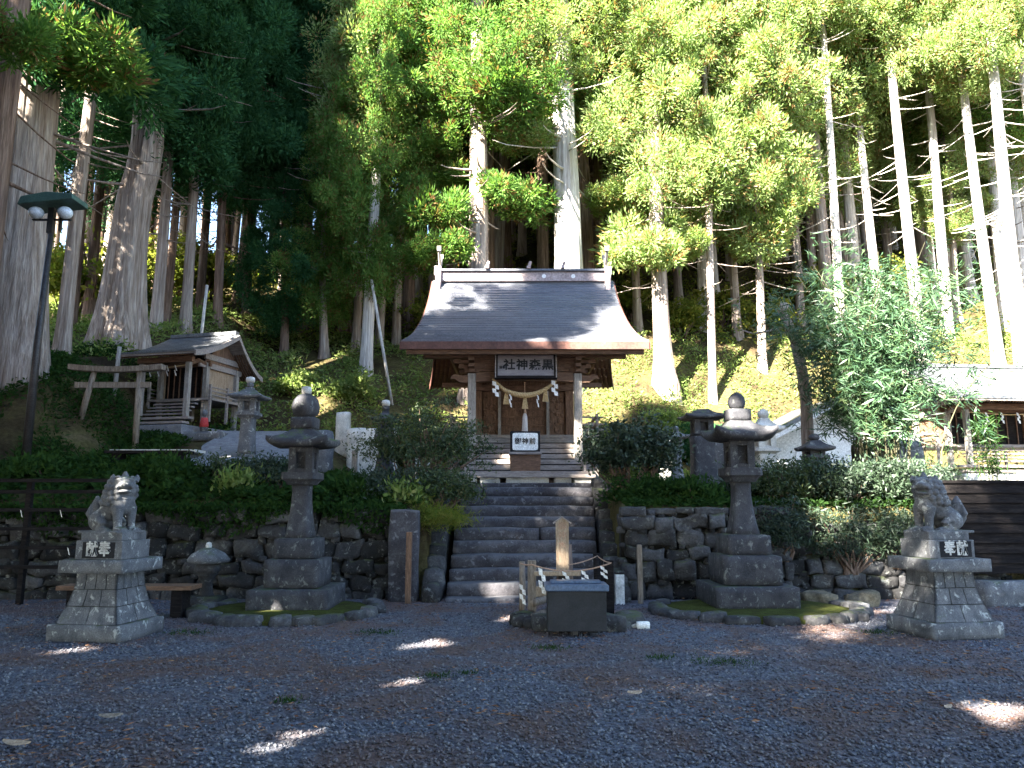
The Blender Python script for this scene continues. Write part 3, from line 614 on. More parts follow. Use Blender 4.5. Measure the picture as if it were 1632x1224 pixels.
# ------------------------------------------------------------------ stone lanterns
def lantern(loc, label, tiers, shaft, plat, box, roof, neck, ball, mat, cat='stone lantern', rz=0, group=None, cap=True, curl=.12, ballflat=.8, name='stone_lantern'):
    t = thing(name, loc, label, cat, group, rz); z = 0
    for (w, h) in tiers:
        MB().rock(0, 0, z+h/2, w/2, w/2, h/2, r=.16, nz=.012, div=4, seed=w*9).build('base_block', mat, t, True); z += h
    w0, w1, h = shaft; pr = []
    for i in range(9):
        s = i/8; pr.append(((w1 + (w0-w1)*(1-s)**2.0 + (.08*w1 if s > .9 else 0))/2*1.0, z + h*s))
    MB().lathe(pr, 32, sq=.82, wob=.02).build('shaft', mat, t, True); z += h
    w, h = plat; MB().lathe([(w*.34, z), (w*.42, z+h*.3), (w*.5, z+h*.45), (w*.5, z+h), (w*.3, z+h)], 32, sq=.9).build('platform', mat, t, False, bevel=.008); z += h
    w, h = box; fb = MB(); e = w*.5; q = w*.2
    for sx in (-1, 1):
        for sy in (-1, 1): fb.box(min(sx*e, sx*q), max(sx*e, sx*q), min(sy*e, sy*q), max(sy*e, sy*q), z, z+h)
    fb.box(-e+.01, e-.01, -e+.01, e-.01, z+h*.78, z+h-.001); fb.box(-e+.01, e-.01, -e+.01, e-.01, z+.001, z+h*.15); fb.box(-q-.01, q+.01, -q-.01, q+.01, z+.01, z+h-.01)
    fb.build('fire_box', mat, t, False, bevel=.006); z += h
    w, h = roof; N = 12; mb = MB(); vs = []; fs = []   # square hipped roof with lifted corners
    rings = [(.30, .0), (.86, .0), (1.0, .06), (1.0, .26), (.82, .38), (.6, .55), (.42, .78), (.30, 1.0)]
    for (k, hh) in rings:
        for s in range(4):
            for i in range(N):
                u = -1 + 2*i/N; a = [(u, -1), (1, u), (-u, 1), (-1, -u)][s]
                lift = curl*(abs(u)**2.6)*k**3
                vs.append((a[0]*w/2*k, a[1]*w/2*k, z + h*hh + lift*w*.5 + (0 if hh > 0 else -h*.06)))
    T = 4*N
    for r in range(len(rings)-1):
        for i in range(T): j = (i+1) % T; fs.append((r*T+i, r*T+j, (r+1)*T+j, (r+1)*T+i))
    fs.append(tuple(range(T-1, -1, -1))); fs.append(tuple((len(rings)-1)*T+i for i in range(T)))
    for _i in range(len(vs)):
        v = Vector(vs[_i]); d = noise.noise_vector(v*3)*.012; vs[_i] = tuple(v+d)
    mb.add(vs, fs).build('lantern_roof', mat, t, True); z += h
    w, h = neck
    if h: MB().rock(0, 0, z+h/2-.01, w/2, w/2, h/2+.01, r=.2, nz=.01, div=3).build('neck', mat, t, True); z += h
    w, h = ball
    if w: MB().lathe([(w*.25, z-.01), (w*.44, z+h*.15), (w*.5, z+h*.42), (w*.43, z+h*.7), (w*.3, z+h*.86), (w*.14, z+h*.95), (.01, z+h)], 22, wob=.1, seed=w).build('finial', mat, t, True); z += h
    if cap: MB().rock(0, 0, z+.03, .09, .09, .07, r=.7, nz=.02, div=3).build('finial_cap', M['pale_stone'], t, True)
    return t
lantern((-3.17, 11.5, .06), 'big grey stone lantern with a round finial standing left of the stairs', [(1.42, .32), (.98, .42), (.74, .30)], (.50, .31, .80), (.66, .19), (.44, .40), (1.10, .30), (.44, .16), (.52, .40), M['dark_granite']).scale = (.82, .82, .975)
lantern((3.52, 11.7, .06), 'big dark stone lantern with a wide upturned roof standing right of the stairs', [(1.50, .34), (1.08, .44), (.80, .30)], (.54, .31, .80), (.70, .22), (.46, .44), (1.16, .32), (.42, .17), (.34, .28), M['dark_granite'], cap=False, curl=.2).scale = (.81, .81, .98)
def pos(px, py, Y): v = at(px, py, Y); return (v.x, Y, H1(v.x, Y)-.03)
lantern(pos(391, 760, 16.2), 'tall pale stone lantern with a pointed knob beside the grey path on the left', [(.5, .10)], (.34, .27, .78), (.48, .13), (.36, .30), (.72, .20), (.16, .05), (.15, .14), M['granite'], cap=True, curl=.05)
lantern(pos(612, 765, 16.0), 'narrow dark stone lantern half hidden by the big azalea left of the shrine', [(.7, .18), (.5, .2)], (.40, .22, .62), (.42, .12), (.27, .30), (.52, .18), (.14, .05), (.16, .14), M['dark_granite'])
lantern(pos(1122, 765, 15.6), 'tall dark square stone lantern with grass growing on its flat roof', [(.6, .10)], (.5, .46, 1.02), (.5, .06), (.40, .30), (.82, .20), (0, 0), (0, 0), M['dark_granite'], cap=False, curl=.1)
lantern(pos(1080, 770, 15.2), 'slender small stone lantern beside the tall dark square one', [(.42, .14)], (.34, .16, .62), (.26, .10), (.2, .24), (.46, .13), (.1, .03), (.12, .1), M['granite'], cap=False)
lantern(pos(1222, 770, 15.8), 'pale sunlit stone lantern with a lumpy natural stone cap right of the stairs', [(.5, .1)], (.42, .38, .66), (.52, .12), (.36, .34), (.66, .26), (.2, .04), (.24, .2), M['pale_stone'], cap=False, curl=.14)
lantern(pos(1302, 770, 15.0), 'squat dark mossy stone lantern at the foot of the twisted bare tree', [(.5, .1)], (.44, .36, .60), (.46, .10), (.30, .1), (.6, .2), (0, 0), (.22, .14), M['dark_granite'], cap=False, curl=.05)
# rustic mushroom lantern before the left wall
v = at(328, 950, 12.1)
rl = thing('rustic_lantern', (v.x, 12.1, 0), 'small rustic mushroom shaped stone lantern before the left wall', 'stone lantern')
MB().rock(0, 0, .06, .3, .28, .10, r=.8, nz=.08, div=3, seed=2).build('base_block', M['field_stone'], rl, True)
MB().lathe([(.16, .1), (.10, .2), (.085, .36), (.13, .46), (.16, .5)], 14, wob=.15).build('shaft', M['field_stone'], rl, True)
MB().rock(0, 0, .58, .17, .16, .09, r=.7, nz=.05, div=3, seed=7).build('fire_box', M['field_stone'], rl, True)
MB().lathe([(.1, .64), (.28, .66), (.31, .71), (.25, .80), (.12, .87), (.05, .89)], 18, wob=.16).build('lantern_roof', M['granite'], rl, True)
MB().rock(0, 0, .92, .05, .05, .06, r=.9, nz=.03, div=2, seed=7).build('finial', M['pale_stone'], rl, True)
# kerbed moss mounds under the big lanterns
def mound(cx, cy, rx, ry, label, seed, rng_deg=(150, 390)):
    t = thing('moss_mound', (cx, cy, 0), label, 'mossy bed'); rr = random.Random(seed)
    vs = [(0, 0, .10)]; n = 40
    for k in range(n): a = 2*math.pi*k/n; vs.append((rx*.75*math.cos(a), ry*.75*math.sin(a), .09+.015*rr.random()))
    for k in range(n): a = 2*math.pi*k/n; vs.append((rx*math.cos(a), ry*math.sin(a), .05))
    for k in range(n): a = 2*math.pi*k/n; vs.append((rx*math.cos(a), ry*math.sin(a), -.05))
    fs = [(0, 1+k, 1+(k+1) % n) for k in range(n)]
    for r in (0, 1):
        fs += [(1+r*n+k, 1+(r+1)*n+k, 1+(r+1)*n+(k+1) % n, 1+r*n+(k+1) % n) for k in range(n)]
    MB().add(vs, fs).build('moss', M['moss'], t, True)
    a = R(rng_deg[0])
    while a < R(rng_deg[1]):
        L = rr.uniform(.25, .5); x, y = rx*math.cos(a), ry*math.sin(a); da = L*2/ (rx+ry)*.95; a += da
        h = rr.uniform(.08, .12); ang = math.atan2(ry*math.cos(a), -rx*math.sin(a))
        MB().rock(0, 0, 0, L/2, .12, h, r=.6, nz=.09, div=3, seed=rr.random()*30, nf=3, M=Matrix.Translation((x, y, .03)) @ Matrix.Rotation(ang, 4, 'Z')).build('kerb_stone', M['field_stone'], t, True)
mound(-3.25, 11.35, 1.25, 1.15, 'low mossy bed edged with stones under the left lantern', 3)
mound(3.6, 11.45, 1.45, 1.15, 'low bed edged with broken stones under the right lantern', 5)
# ------------------------------------------------------------------ guardian lion-dogs
def remeshed(mb, voxel, name, mat, parent, smooth_it=3):
    me = bpy.data.meshes.new('tmp'); me.from_pydata(mb.v, [], mb.f); o = bpy.data.objects.new('tmp', me); COL.objects.link(o)
    m = o.modifiers.new('r', 'REMESH'); m.mode = 'VOXEL'; m.voxel_size = voxel; m.use_smooth_shade = True
    s = o.modifiers.new('s', 'SMOOTH'); s.iterations = smooth_it; s.factor = .5
    bpy.context.view_layer.update(); dg = bpy.context.evaluated_depsgraph_get(); out = bpy.data.meshes.new_from_object(o.evaluated_get(dg))
    bpy.data.objects.remove(o); out.materials.clear(); return link(name, out, parent, mat)
def ell(mb, c, r, Mx=None, seg=14):
    n = 9; prof = []
    vs = []; fs = []
    for i in range(n+1):
        th = math.pi*i/n
        for k in range(seg):
            a = 2*math.pi*k/seg; vs.append((c[0]+r[0]*math.sin(th)*math.cos(a), c[1]+r[1]*math.sin(th)*math.sin(a), c[2]+r[2]*math.cos(th)))
    for i in range(n):
        for k in range(seg):
            k2 = (k+1) % seg; fs.append((i*seg+k, (i+1)*seg+k, (i+1)*seg+k2, i*seg+k2))
    fs.append(tuple(range(seg))); fs.append(tuple(n*seg+k for k in range(seg-1, -1, -1)))
    mb.add(vs, fs, Mx)
def guardian(root, yaw, head_yaw, openm, mat, z):
    b = MB(); Rb = Matrix.Translation((0, 0, z)) @ Matrix.Rotation(yaw, 4, 'Z')
    E = lambda c, r, Mx=None: ell(b, c, r, Rb @ Mx if Mx else Rb)
    E((-.16, 0, .15), (.15, .14, .14)); E((-.07, 0, .24), (.15, .125, .13)); E((.02, 0, .31), (.14, .13, .14)); E((.08, 0, .34), (.12, .14, .14))
    b.tube([(-.2, 0, .14), (-.08, 0, .25), (.04, 0, .34), (.09, 0, .45)], [.12, .12, .135, .12], 14, Rb)
    for s in (-1, 1):
        E((.11, s*.075, .29), (.075, .068, .10)); b.tube([(.11, s*.09, .30), (.125, s*.09, .17), (.13, s*.09, .05)], [.068, .050, .042], 12, Rb)
        E((.155, s*.09, .03), (.075, .055, .035))
        for k in (-1, 0, 1): E((.215, s*.09+k*.032, .022), (.028, .018, .024))
        E((-.15, s*.115, .13), (.115, .06, .12)); b.tube([(-.11, s*.13, .15), (-.03, s*.135, .10), (-.09, s*.135, .035)], [.06, .05, .035], 10, Rb)
        E((-.04, s*.135, .03), (.095, .045, .034))
        for k in (-1, 0, 1): E((.05, s*.135+k*.027, .02), (.024, .015, .021))
    # mane: rows of curls on neck, chest and back
    rr = random.Random(5)
    for ring, (zc, xc, rad) in enumerate(((.60, .02, .10), (.54, .03, .13), (.475, .03, .145), (.41, .02, .15), (.35, -.01, .145))):
        for k in range(11):
            a = R(55) + R(250)*k/10 + (.12 if ring % 2 else 0)
            E((xc+rad*math.cos(a), rad*.98*math.sin(a), zc+.01*math.sin(k*2)), (.036, .036, .042))
    Hh = Matrix.Translation((.09, 0, .5)) @ Matrix.Rotation(head_yaw, 4, 'Z')
    EH = lambda c, r: E(c, r, Hh)
    EH((-.02, 0, .0), (.12, .125, .11)); EH((.03, 0, .085), (.125, .115, .095)); EH((.11, 0, .07), (.075, .085, .045)); EH((.155, 0, .085), (.035, .05, .032)) 
    EH((.10, 0, -.025 if openm else -.005), (.07, .07, .028)); EH((.05, 0, 0), (.07, .09, .05))
    for s in (-1, 1):
        EH((.105, s*.05, .135), (.035, .042, .024)); EH((.125, s*.045, .112), (.02, .022, .018)); EH((.165, s*.028, .078), (.022, .02, .018)); EH((.12, s*.075, .045), (.04, .02, .03))
        b.tube([(-.0, s*.10, .12), (-.02, s*.125, .17), (.0, s*.12, .205)], [.045, .032, .008], 8, Rb @ Hh)
        for k in range(4): EH((-.01-.03*k, s*(.115+.01*(k % 2)), .05-.035*k), (.04, .03, .035))
        EH((.03, s*.07, .17), (.05, .03, .02))
    b.tube([(-.0, 0, .15), (-.005, 0, .20), (-.01, 0, .245)], [.055, .035, .012], 8, Rb @ Hh)
    # upright flame tail
    b.tube([(-.27, 0, .06), (-.31, 0, .16), (-.305, 0, .26), (-.29, 0, .36), (-.30, 0, .44)], [.05, .075, .075, .055, .012], 12, Rb)
    for s in (-1, 1): b.tube([(-.29, s*.04, .12), (-.32, s*.075, .22), (-.31, s*.06, .34)], [.035, .04, .01], 8, Rb)
    b.box(-.34, .24, -.19, .19, -.02, .012, Rb)
    return remeshed(b, .0068, 'statue', mat, root, 1)
def flare_pedestal(t, w0, w1, z0, z1, d0, d1, mat):
    vs = []; fs = []; N = 9
    def half(s): return (w1 + (w0-w1)*(1-s)**1.9)/2
    mb = MB()
    rows = [0, .34, .67, 1.0]
    for r in range(3):
        nblk = [2, 3, 4][r]
        for side in range(4):
            Mx = Matrix.Rotation(side*math.pi/2, 4, 'Z')
            for k in range(nblk):
                for q in range(4):
                    s0 = rows[r] + (rows[r+1]-rows[r])*q/4; s1 = rows[r] + (rows[r+1]-rows[r])*(q+1)/4
                    if q == 0: s0 += .008
                    if q == 3: s1 -= .008
                    h0, h1 = half(s0), half(s1); u0 = -1+2*k/nblk; u1 = -1+2*(k+1)/nblk; g = .006
                    Z = lambda s: z0+(z1-z0)*s
                    a0 = u0*h0 + (g if k else 0); b0 = u1*h0 - (g if k < nblk-1 else 0); a1 = u0*h1 + (g if k else 0); b1 = u1*h1 - (g if k < nblk-1 else 0)
                    mb.add([(a0, -h0, Z(s0)), (b0, -h0, Z(s0)), (b1, -h1, Z(s1)), (a1, -h1, Z(s1)), (a0, -h0+.03, Z(s0)), (b0, -h0+.03, Z(s0)), (b1, -h1+.03, Z(s1)), (a1, -h1+.03, Z(s1))],
                           [(0,1,2,3), (0,4,5,1), (1,5,6,2), (3,2,6,7), (0,3,7,4)], Mx)
    mb.build('flared_base', mat, t)
    co = MB(); pr = [((half(i/8)-.018), z0+(z1-z0)*i/8) for i in range(9)]
    vs = []; 
    for hf, z in pr: vs += [(-hf, -hf, z), (hf, -hf, z), (hf, hf, z), (-hf, hf, z)]
    fs = [(i*4+k, i*4+(k+1) % 4, (i+1)*4+(k+1) % 4, (i+1)*4+k) for i in range(8) for k in range(4)]
    co.add(vs, fs).build('core', M['mortar'], t)
def komainu(loc, rz, label, txt, yaw, hyaw, openm, plx):
    t = thing('guardian_lion_dog', loc, label, 'guardian statue', rz=rz); g = M['granite']; t.scale = (.84, .84, .985)
    MB().rock(0, 0, .10, .56, .51, .10, r=.15, nz=.02, div=3, seed=1).build('base_slab', g, t, True)
    flare_pedestal(t, .94, .62, .2, .78, 0, 0, g)
    MB().rock(0, 0, .86, .50, .46, .078, r=.12, nz=.025, div=3, seed=3, nf=5).build('cap_slab', g, t, True)
    MB().box(-.36, .36, -.32, .32, .94, 1.16).build('name_block', g, t, bevel=.008)
    MB().box(-.32, .32, -.28, .28, 1.161, 1.26).build('plinth', g, t, bevel=.008)
    MB().box(plx-.25, plx+.25, -.326, -.318, .955, 1.145).build('name_plate', M['black'], t, bevel=.02, seg=3)
    lettering(txt, .185, M['pale_stone'], t, (plx, -.328, 1.052), bold=.005)
    q = guardian(t, yaw, hyaw, openm, g, 0); q.location = (0, 0, 1.262); q.scale = (1.3, 1.3, 1.0); return t
def gpt(px, py):
    v = (612-py)/F; dz = ST+v*CT; dy = CT-v*ST; t = -EYE/dz; return Vector(((px-816)/F*t, dy*t, 0))
komainu((-4.88, 9.42, 0), R(-8), 'left stone lion dog with closed mouth and dark plate on a flared pedestal', '献奉', R(-12), R(-42), False, .0)
komainu((5.30, 9.6, 0), R(8), 'right stone lion dog facing left with open mouth on a flared pedestal', '奉献', R(178), R(42), True, .06)
# ------------------------------------------------------------------ left: railings, benches, torii, lamp
def bench(loc, L, h, label, cat='bench', rz=0, m='grey_wood_h', legm='dark_wood', dep=.32):
    t = thing('bench', loc, label, cat, rz=rz)
    MB().box(-L/2, L/2, -dep/2, dep/2, h-.06, h).build('seat', M[m], t, bevel=.006)
    for s in (-1, 1):
        MB().box(s*(L/2-.22)-.08, s*(L/2-.22)+.08, -dep*.4, dep*.4, 0, h-.061).build('leg', M[legm], t, bevel=.006)
    return t
v = at(236, 755, 15.0); bench((v.x, 15.0, H1(v.x, 15.0)-.02), 1.65, .38, 'low dark plank bench on the left terrace below the torii', m='dark_wood')
v = at(250, 752, 15.9); bench((v.x, 15.9, H1(v.x, 15.9)-.12), 1.8, .34, 'pale grey low slab bench behind the dark plank bench', m='pale_stone', legm='granite', dep=.5)
bench((-5.42, 11.0, 0), 1.9, .44, 'brown wooden bench behind the left lion dog pedestal', m='wood', dep=.36)
rk = thing('rail_rack', (-8.4, 12.2, 0), 'rack of dark horizontal rails with tied paper before the left wall', 'rail rack')
v0 = at(190, 765, 12.2)
for py, xe in ((765, 192), (783, 192), (812, 165), (842, 150), (872, 140), (903, 120)):
    e = at(xe, py, 12.2); MB().box(-4, e.x+8.4, -.035, .035, e.z-.035, e.z+.02).build('rail', M['dark_wood'], rk)
for px in (190, 45): e = at(px, 765, 12.2); MB().box(e.x+8.36, e.x+8.44, .036, .12, 0, e.z+.02).build('post', M['dark_wood'], rk)
for px, py in ((98, 812), (200, 812), (110, 872), (35, 812)): e = at(px, py, 12.15); shide(MB(), e.x+8.4, -.06, e.z, .025, .1, 2).build('tied_paper', M['paper'], rk)
# torii
a = at(122, 716, 17.0); b = at(215, 722, 17.0); ta = at(150, 600, 17.0); tb = at(222, 600, 17.0)
to = thing('torii', ((a.x+b.x)/2, 17.0, H1((a.x+b.x)/2, 17.0)), 'plain weathered wooden torii gate before the small left shrine', 'torii gate')
o0 = Vector(to.location)
for (p_, q_) in ((a, ta), (b, tb)):
    zb = H1(p_.x, 17.0)-.2; MB().tube([Vector((p_.x, 17, zb))-o0, Vector((q_.x, 17, q_.z+.14))-o0], [.072, .06], 12).build('pillar', M['wet_wood'], to, True)
l = at(112, 592, 17); r_ = at(260, 592, 17); mid = (l+r_)/2
kz = MB(); N = 10
for i in range(N):
    x0 = l.x+(r_.x-l.x)*i/N; x1 = l.x+(r_.x-l.x)*(i+1)/N; z = lambda x: l.z-.02+.06*((x-mid.x)/(r_.x-l.x)*2)**2
    kz.add([(x0-o0.x, -.11, z(x0)-o0.z), (x1-o0.x, -.11, z(x1)-o0.z), (x1-o0.x, .11, z(x1)-o0.z), (x0-o0.x, .11, z(x0)-o0.z), (x0-o0.x, -.13, z(x0)-o0.z+.12), (x1-o0.x, -.13, z(x1)-o0.z+.12), (x1-o0.x, .13, z(x1)-o0.z+.12), (x0-o0.x, .13, z(x0)-o0.z+.12)], [(3,2,1,0), (4,5,6,7), (0,1,5,4), (2,3,7,6)] + ([(0,4,7,3)] if i == 0 else []) + ([(1,2,6,5)] if i == N-1 else []))
kz.build('lintel', M['wet_wood'], to)
l = at(120, 614, 17); r_ = at(240, 614, 17); MB().box(l.x-o0.x, r_.x-o0.x, -.04, .04, l.z-o0.z-.06, l.z-o0.z+.07).build('tie_beam', M['wet_wood'], to)
v = at(178, 675, 18.6); wp = thing('wooden_post', (v.x, 18.6, H1(v.x, 18.6)-.1), 'thin weathered post behind the torii', 'post'); MB().tube([(0, 0, 0), (.04, 0, 1.35)], [.06, .05], 8).build('post', M['grey_wood'], wp, True)
sp = thing('stone_step_block', pos(215, 725, 16.3), 'flat stone step in front of the torii', 'stone step'); MB().rock(0, 0, .06, .5, .18, .1, r=.4, nz=.04, seed=3).build('stone', M['granite'], sp, True)
sp = thing('long_stone_step', pos(295, 705, 18.2), 'long pale stone kerb before the small left shrine', 'stone step'); MB().rock(0, 0, .08, .95, .25, .12, r=.25, nz=.03, seed=8).build('stone', M['granite'], sp, True)
rb = thing('red_bib_statue', (at(335, 690, 18.7).x, 18.3, 3.3), 'tiny stone figure in a red bib beside the small left shrine', 'small statue')
MB().lathe([(.09, 0), (.10, .15), (.07, .3), (.03, .36)], 12).build('body', M['granite'], rb, True); MB().lathe([(.03, .36), (.07, .42), (.065, .5), (.02, .54)], 12).build('head', M['granite'], rb, True); MB().lathe([(.108, .10), (.10, .2), (.075, .33)], 12).build('bib', M['red'], rb, True)
# lamp
v = at(40, 742, 15.0); tp = at(76, 372, 15.0)
lm = thing('street_lamp', (v.x, 15.0, H1(v.x, 15.0)), 'tall dark lamp post with two globes under a small green roof', 'street lamp')
hz = tp.z - lm.location.z
MB().tube([(0, 0, -.2), (.0, 0, hz*.5), (.06, 0, hz)], [.085, .075, .05], 10).build('pole', M['metal'], lm, True)
MB().box(-.35, .45, -.03, .03, hz+.28, hz+.31).box(-.02, .10, -.05, .05, hz-.0, hz+.55).box(.22, .26, -.03, .03, hz+.05, hz+.6).build('bracket', M['metal'], lm)
MB().prism([(-.52, hz+.52), (.62, hz+.64), (.60, hz+.76), (.05, hz+.80), (-.46, hz+.70)], -.3, .3).build('lamp_roof', M['green_roof'], lm, bevel=.02)
for x in (-.24, .36):
    gl = MB(); ell(gl, (x, -.08, hz+.42), (.15, .15, .13)); gl.build('globe', M['glass'], lm, True)
# gravel path up the left slope (a sheet over the slope)
pv = []; NX, NY = 6, 26
for j in range(NY+1):
    y = 14.9 + 4.6*j/NY; cx = -5.35 - .28*(y-15); w = 1.15 + .10*math.sin(y*3) - .12*(y-15)*.5
    for i in range(NX+1):
        x = cx + w*(-1+2*i/NX); pv.append((x, y, H1(x, y)+.07 + .02*noise.noise(Vector((x*2, y*2, 0)))))
pf = [(j*(NX+1)+i, j*(NX+1)+i+1, (j+1)*(NX+1)+i+1, (j+1)*(NX+1)+i) for j in range(NY) for i in range(NX)]
tag(MB().add(pv, pf).build('path', M['path'], None, True), kind='structure')
pv = []
for j in range(16):
    y = 15.6 + 3.2*j/15
    for i in range(25):
        x = -13 + 6*i/24; pv.append((x, y, H1(x, y)+.045))
# ------------------------------------------------------------------ fenced sacred stone with blue-topped box
zone = gpt(905, 985)
fx, fy = 0.75, 9.9
ss = thing('sacred_rocks', (.85, 10.4, 0), 'ring of rough rocks inside the little rope enclosure before the stairs', 'rocks')
rr = random.Random(9)
for k in range(11):
    a = R(180)+R(200)*k/10; x, y = .72*math.cos(a), .62*math.sin(a); s = rr.uniform(.10, .2)
    MB().rock(x, y, s*.35, s*1.3, s, s*.75, r=.7, nz=.12, div=3, seed=k*3, nf=3).build('rock', M['field_stone'], ss, True)
MB().rock(0, .15, .15, .3, .28, .25, r=.6, nz=.14, div=4, seed=77, nf=2.5).build('rock', M['field_stone'], ss, True)
def postz(px, pyt, pyb, name, label, w, mat, seed=0, round_=True, split=False):
    gnb = gpt(px, pyb); tz = at(px, pyt, gnb.y).z; t = thing(name, (gnb.x, gnb.y, 0), label, 'post')
    if round_: MB().tube([(0, 0, -.1), (.01, 0, tz*.5), (0, 0, tz)], [w*.55, w*.5, w*.47], 10).build('post', mat, t, True)
    else: MB().box(-w/2, w/2, -w/2, w/2, -.1, tz).build('post', mat, t, bevel=.008)
    return t, gnb, tz
e1 = postz(848, 893, 990, 'enclosure_post', 'front left hewn post of the rope enclosure', .115, M['wet_wood'], round_=False)
e2 = postz(832, 895, 978, 'enclosure_post', 'thin reddish back left post of the rope enclosure', .09, M['wet_wood'])
e3 = postz(972, 893, 985, 'enclosure_post', 'dark front right post of the rope enclosure', .12, M['dark_wood'], round_=False)
e4 = postz(952, 882, 965, 'enclosure_post', 'dark back right post of the rope enclosure', .12, M['dark_wood'])
e5 = postz(900, 868, 962, 'log_post', 'thick dark log post standing inside the rope enclosure', .26, M['dark_bark'])
er = thing('enclosure_rail', (.3, 10.35, 0), 'low timber side rails of the rope enclosure', 'rail')
for z in (.30, .13): MB().tube([(-.02, -.25, z), (.35, .5, z+.02)], .05, 8).build('rail', M['wet_wood'], er, True)
MB().box(.02, .52, .2, .3, .32, .46).build('rail', M['fresh_wood'], er, bevel=.01)
MB().box(.0, .62, .0, .12, .62, .68).build('rail', M['fresh_wood'], er, bevel=.01)
cr = thing('paper_rope', (.3, 9.6, 0), 'thin cord with white folded papers strung round the enclosure', 'rope')
A = at(830, 898, 10.15); B = at(848, 900, 9.75); C_ = at(974, 897, 9.75); D_ = at(952, 886, 10.6)
o0 = Vector(cr.location)
def sagc(p, q, s, n=8): return [p.lerp(q, i/n) - Vector((0, 0, s*4*(i/n)*(1-i/n))) - o0 for i in range(n+1)]
MB().tube(sagc(A, B, .01)+sagc(B, C_, .09, 14)[1:], .009, 6).build('cord', M['cord'], cr, True)
MB().tube(sagc(C_, D_, .02), .007, 6).build('cord', M['cord'], cr, True)
MB().tube(sagc(at(905, 900, 10.3), D_, .02), .007, 6).build('cord', M['cord'], cr, True)
for k, (s, h) in enumerate(((.13, .30), (.42, .17), (.66, .17), (.9, .14))):
    q = sagc(B, C_, .09, 50)[int(s*50)]; shide(MB(), q.x, q.y-.015, q.z, .05, h, 4).build('paper_streamer', M['paper'], cr)
q = sagc(A, B, .01)[1]; shide(MB(), q.x, q.y-.01, q.z-.25, .045, .24, 4).build('paper_streamer', M['paper'], cr)
bx = gpt(918, 1018); t = thing('offering_stand', (bx.x, 9.35, 0), 'black box with a blue grey metal top standing on one leg before the stairs', 'offering stand')
wL = at(873, 950, 9.35).x - bx.x; wR = at(966, 950, 9.35).x - bx.x; zt = at(900, 938, 9.35).z; zb = at(900, 1006, 9.35).z
MB().box(wL, wR, -.02, .36, zb, zt-.03).build('box', M['slate'], t, bevel=.006)
MB().box(wL-.03, wR+.03, -.06, .40, zt-.029, zt+.045).build('top', M['blue_top'], t, bevel=.012)
MB().box(wL+.04, wR-.04, .12, .34, zt+.046, zt+.075).build('tray', M['blue_top'], t, bevel=.01)
MB().box(-.04, .04, .12, .2, -.05, zb).build('leg', M['metal'], t)
# roofed wooden notice tag
v = at(894, 860, 10.9); t = thing('wooden_notice', (v.x, 10.62, 0), 'narrow pale notice board with a little gable cap above the enclosure', 'notice board')
zt = at(894, 828, 10.62).z; zb = at(894, 898, 10.62).z
MB().prism([(-.085, zb-.12), (.085, zb-.12), (.09, zt-.03), (0, zt+.03), (-.09, zt-.03)], -.018, .018).build('board', M['fresh_wood'], t)
MB().prism([(-.13, zt-.045), (0, zt+.045), (.13, zt-.045), (.12, zt-.06), (0, zt+.025), (-.12, zt-.06)], -.04, .04).build('cap', M['grey_wood_h'], t)
for i, ch in enumerate('御神木'): lettering(ch, .11, M['cord'], t, (0, -.021, zt-.09-.13*i), bold=.001, extrude=.002)
MB().box(-.05, .05, .019, .08, -.1, zb+.2).build('stake', M['dark_wood'], t)
# white short post and thin stakes at the wall
g0 = gpt(988, 963); t = thing('stone_marker_post', (g0.x, g0.y, 0), 'short white square marker post right of the rope enclosure', 'marker post')
zt = at(988, 915, g0.y).z; MB().box(-.07, .07, -.07, .07, -.05, zt).build('post', surf('worn_white_paint', [(.25,.26,.27), (.5,.52,.53), (.6,.62,.63)], 5, fine=20, bump=.3), t, bevel=.01); MB().box(-.08, .08, -.08, .08, zt+.001, zt+.05).build('cap', M['field_stone'], t, bevel=.02)
postz(1021, 868, 962, 'wooden_stake', 'thin brown wooden stake before the right retaining wall', .08, M['wet_wood'], round_=False)
postz(650, 848, 962, 'wooden_stake', 'thin dark wooden stake before the left retaining wall', .09, M['wood_v'], round_=False)
g0 = gpt(560, 925)
postz(560, 870, 940, 'stone_stump', 'small standing stone stub behind the left lantern', .14, M['field_stone'])
# ------------------------------------------------------------------ right side: black fence, kerb, pale building, monuments
l = at(1478, 770, 12.6); zt = l.z; fxx = l.x
t = thing('black_board_fence', (fxx, 12.6, 0), 'long black horizontal board fence behind the right lion dog', 'fence')
bd = MB(); n = 9; z0 = .45
for i in range(n): a = z0+(zt-z0)*i/n; b = z0+(zt-z0)*(i+1)/n; bd.add([(0, .0, a), (6, .0, a), (6, .035, b), (0, .035, b), (0, .06, a), (6, .06, a), (6, .06, b), (0, .06, b)], [(0,1,2,3), (0,4,5,1), (3,2,6,7), (0,3,7,4)])
bd.build('boards', M['dark_wood'], t)
for x in (.1, 2.1, 4.1, 5.9): MB().box(x-.05, x+.05, .061, .16, 0, zt).build('post', M['dark_wood'], t)
MB().box(0, 6, .0, .1, zt+.001, zt+.05).build('cap_rail', M['dark_wood'], t)
t = thing('concrete_kerb', (8.9, 12.0, 0), 'weathered concrete kerb block at the foot of the black fence', 'kerb'); MB().rock(.4, .2, .12, 2.0, .22, .26, r=.2, nz=.04, div=3, seed=6).build('block', M['granite'], t, True)
t = thing('concrete_kerb', (8.9, 11.3, 0), 'low flat concrete strip beside the right lion dog pedestal', 'kerb'); MB().rock(.9, .1, .0, 2.2, .2, .07, r=.2, nz=.02, div=3, seed=7).build('strip', M['granite'], t, True)
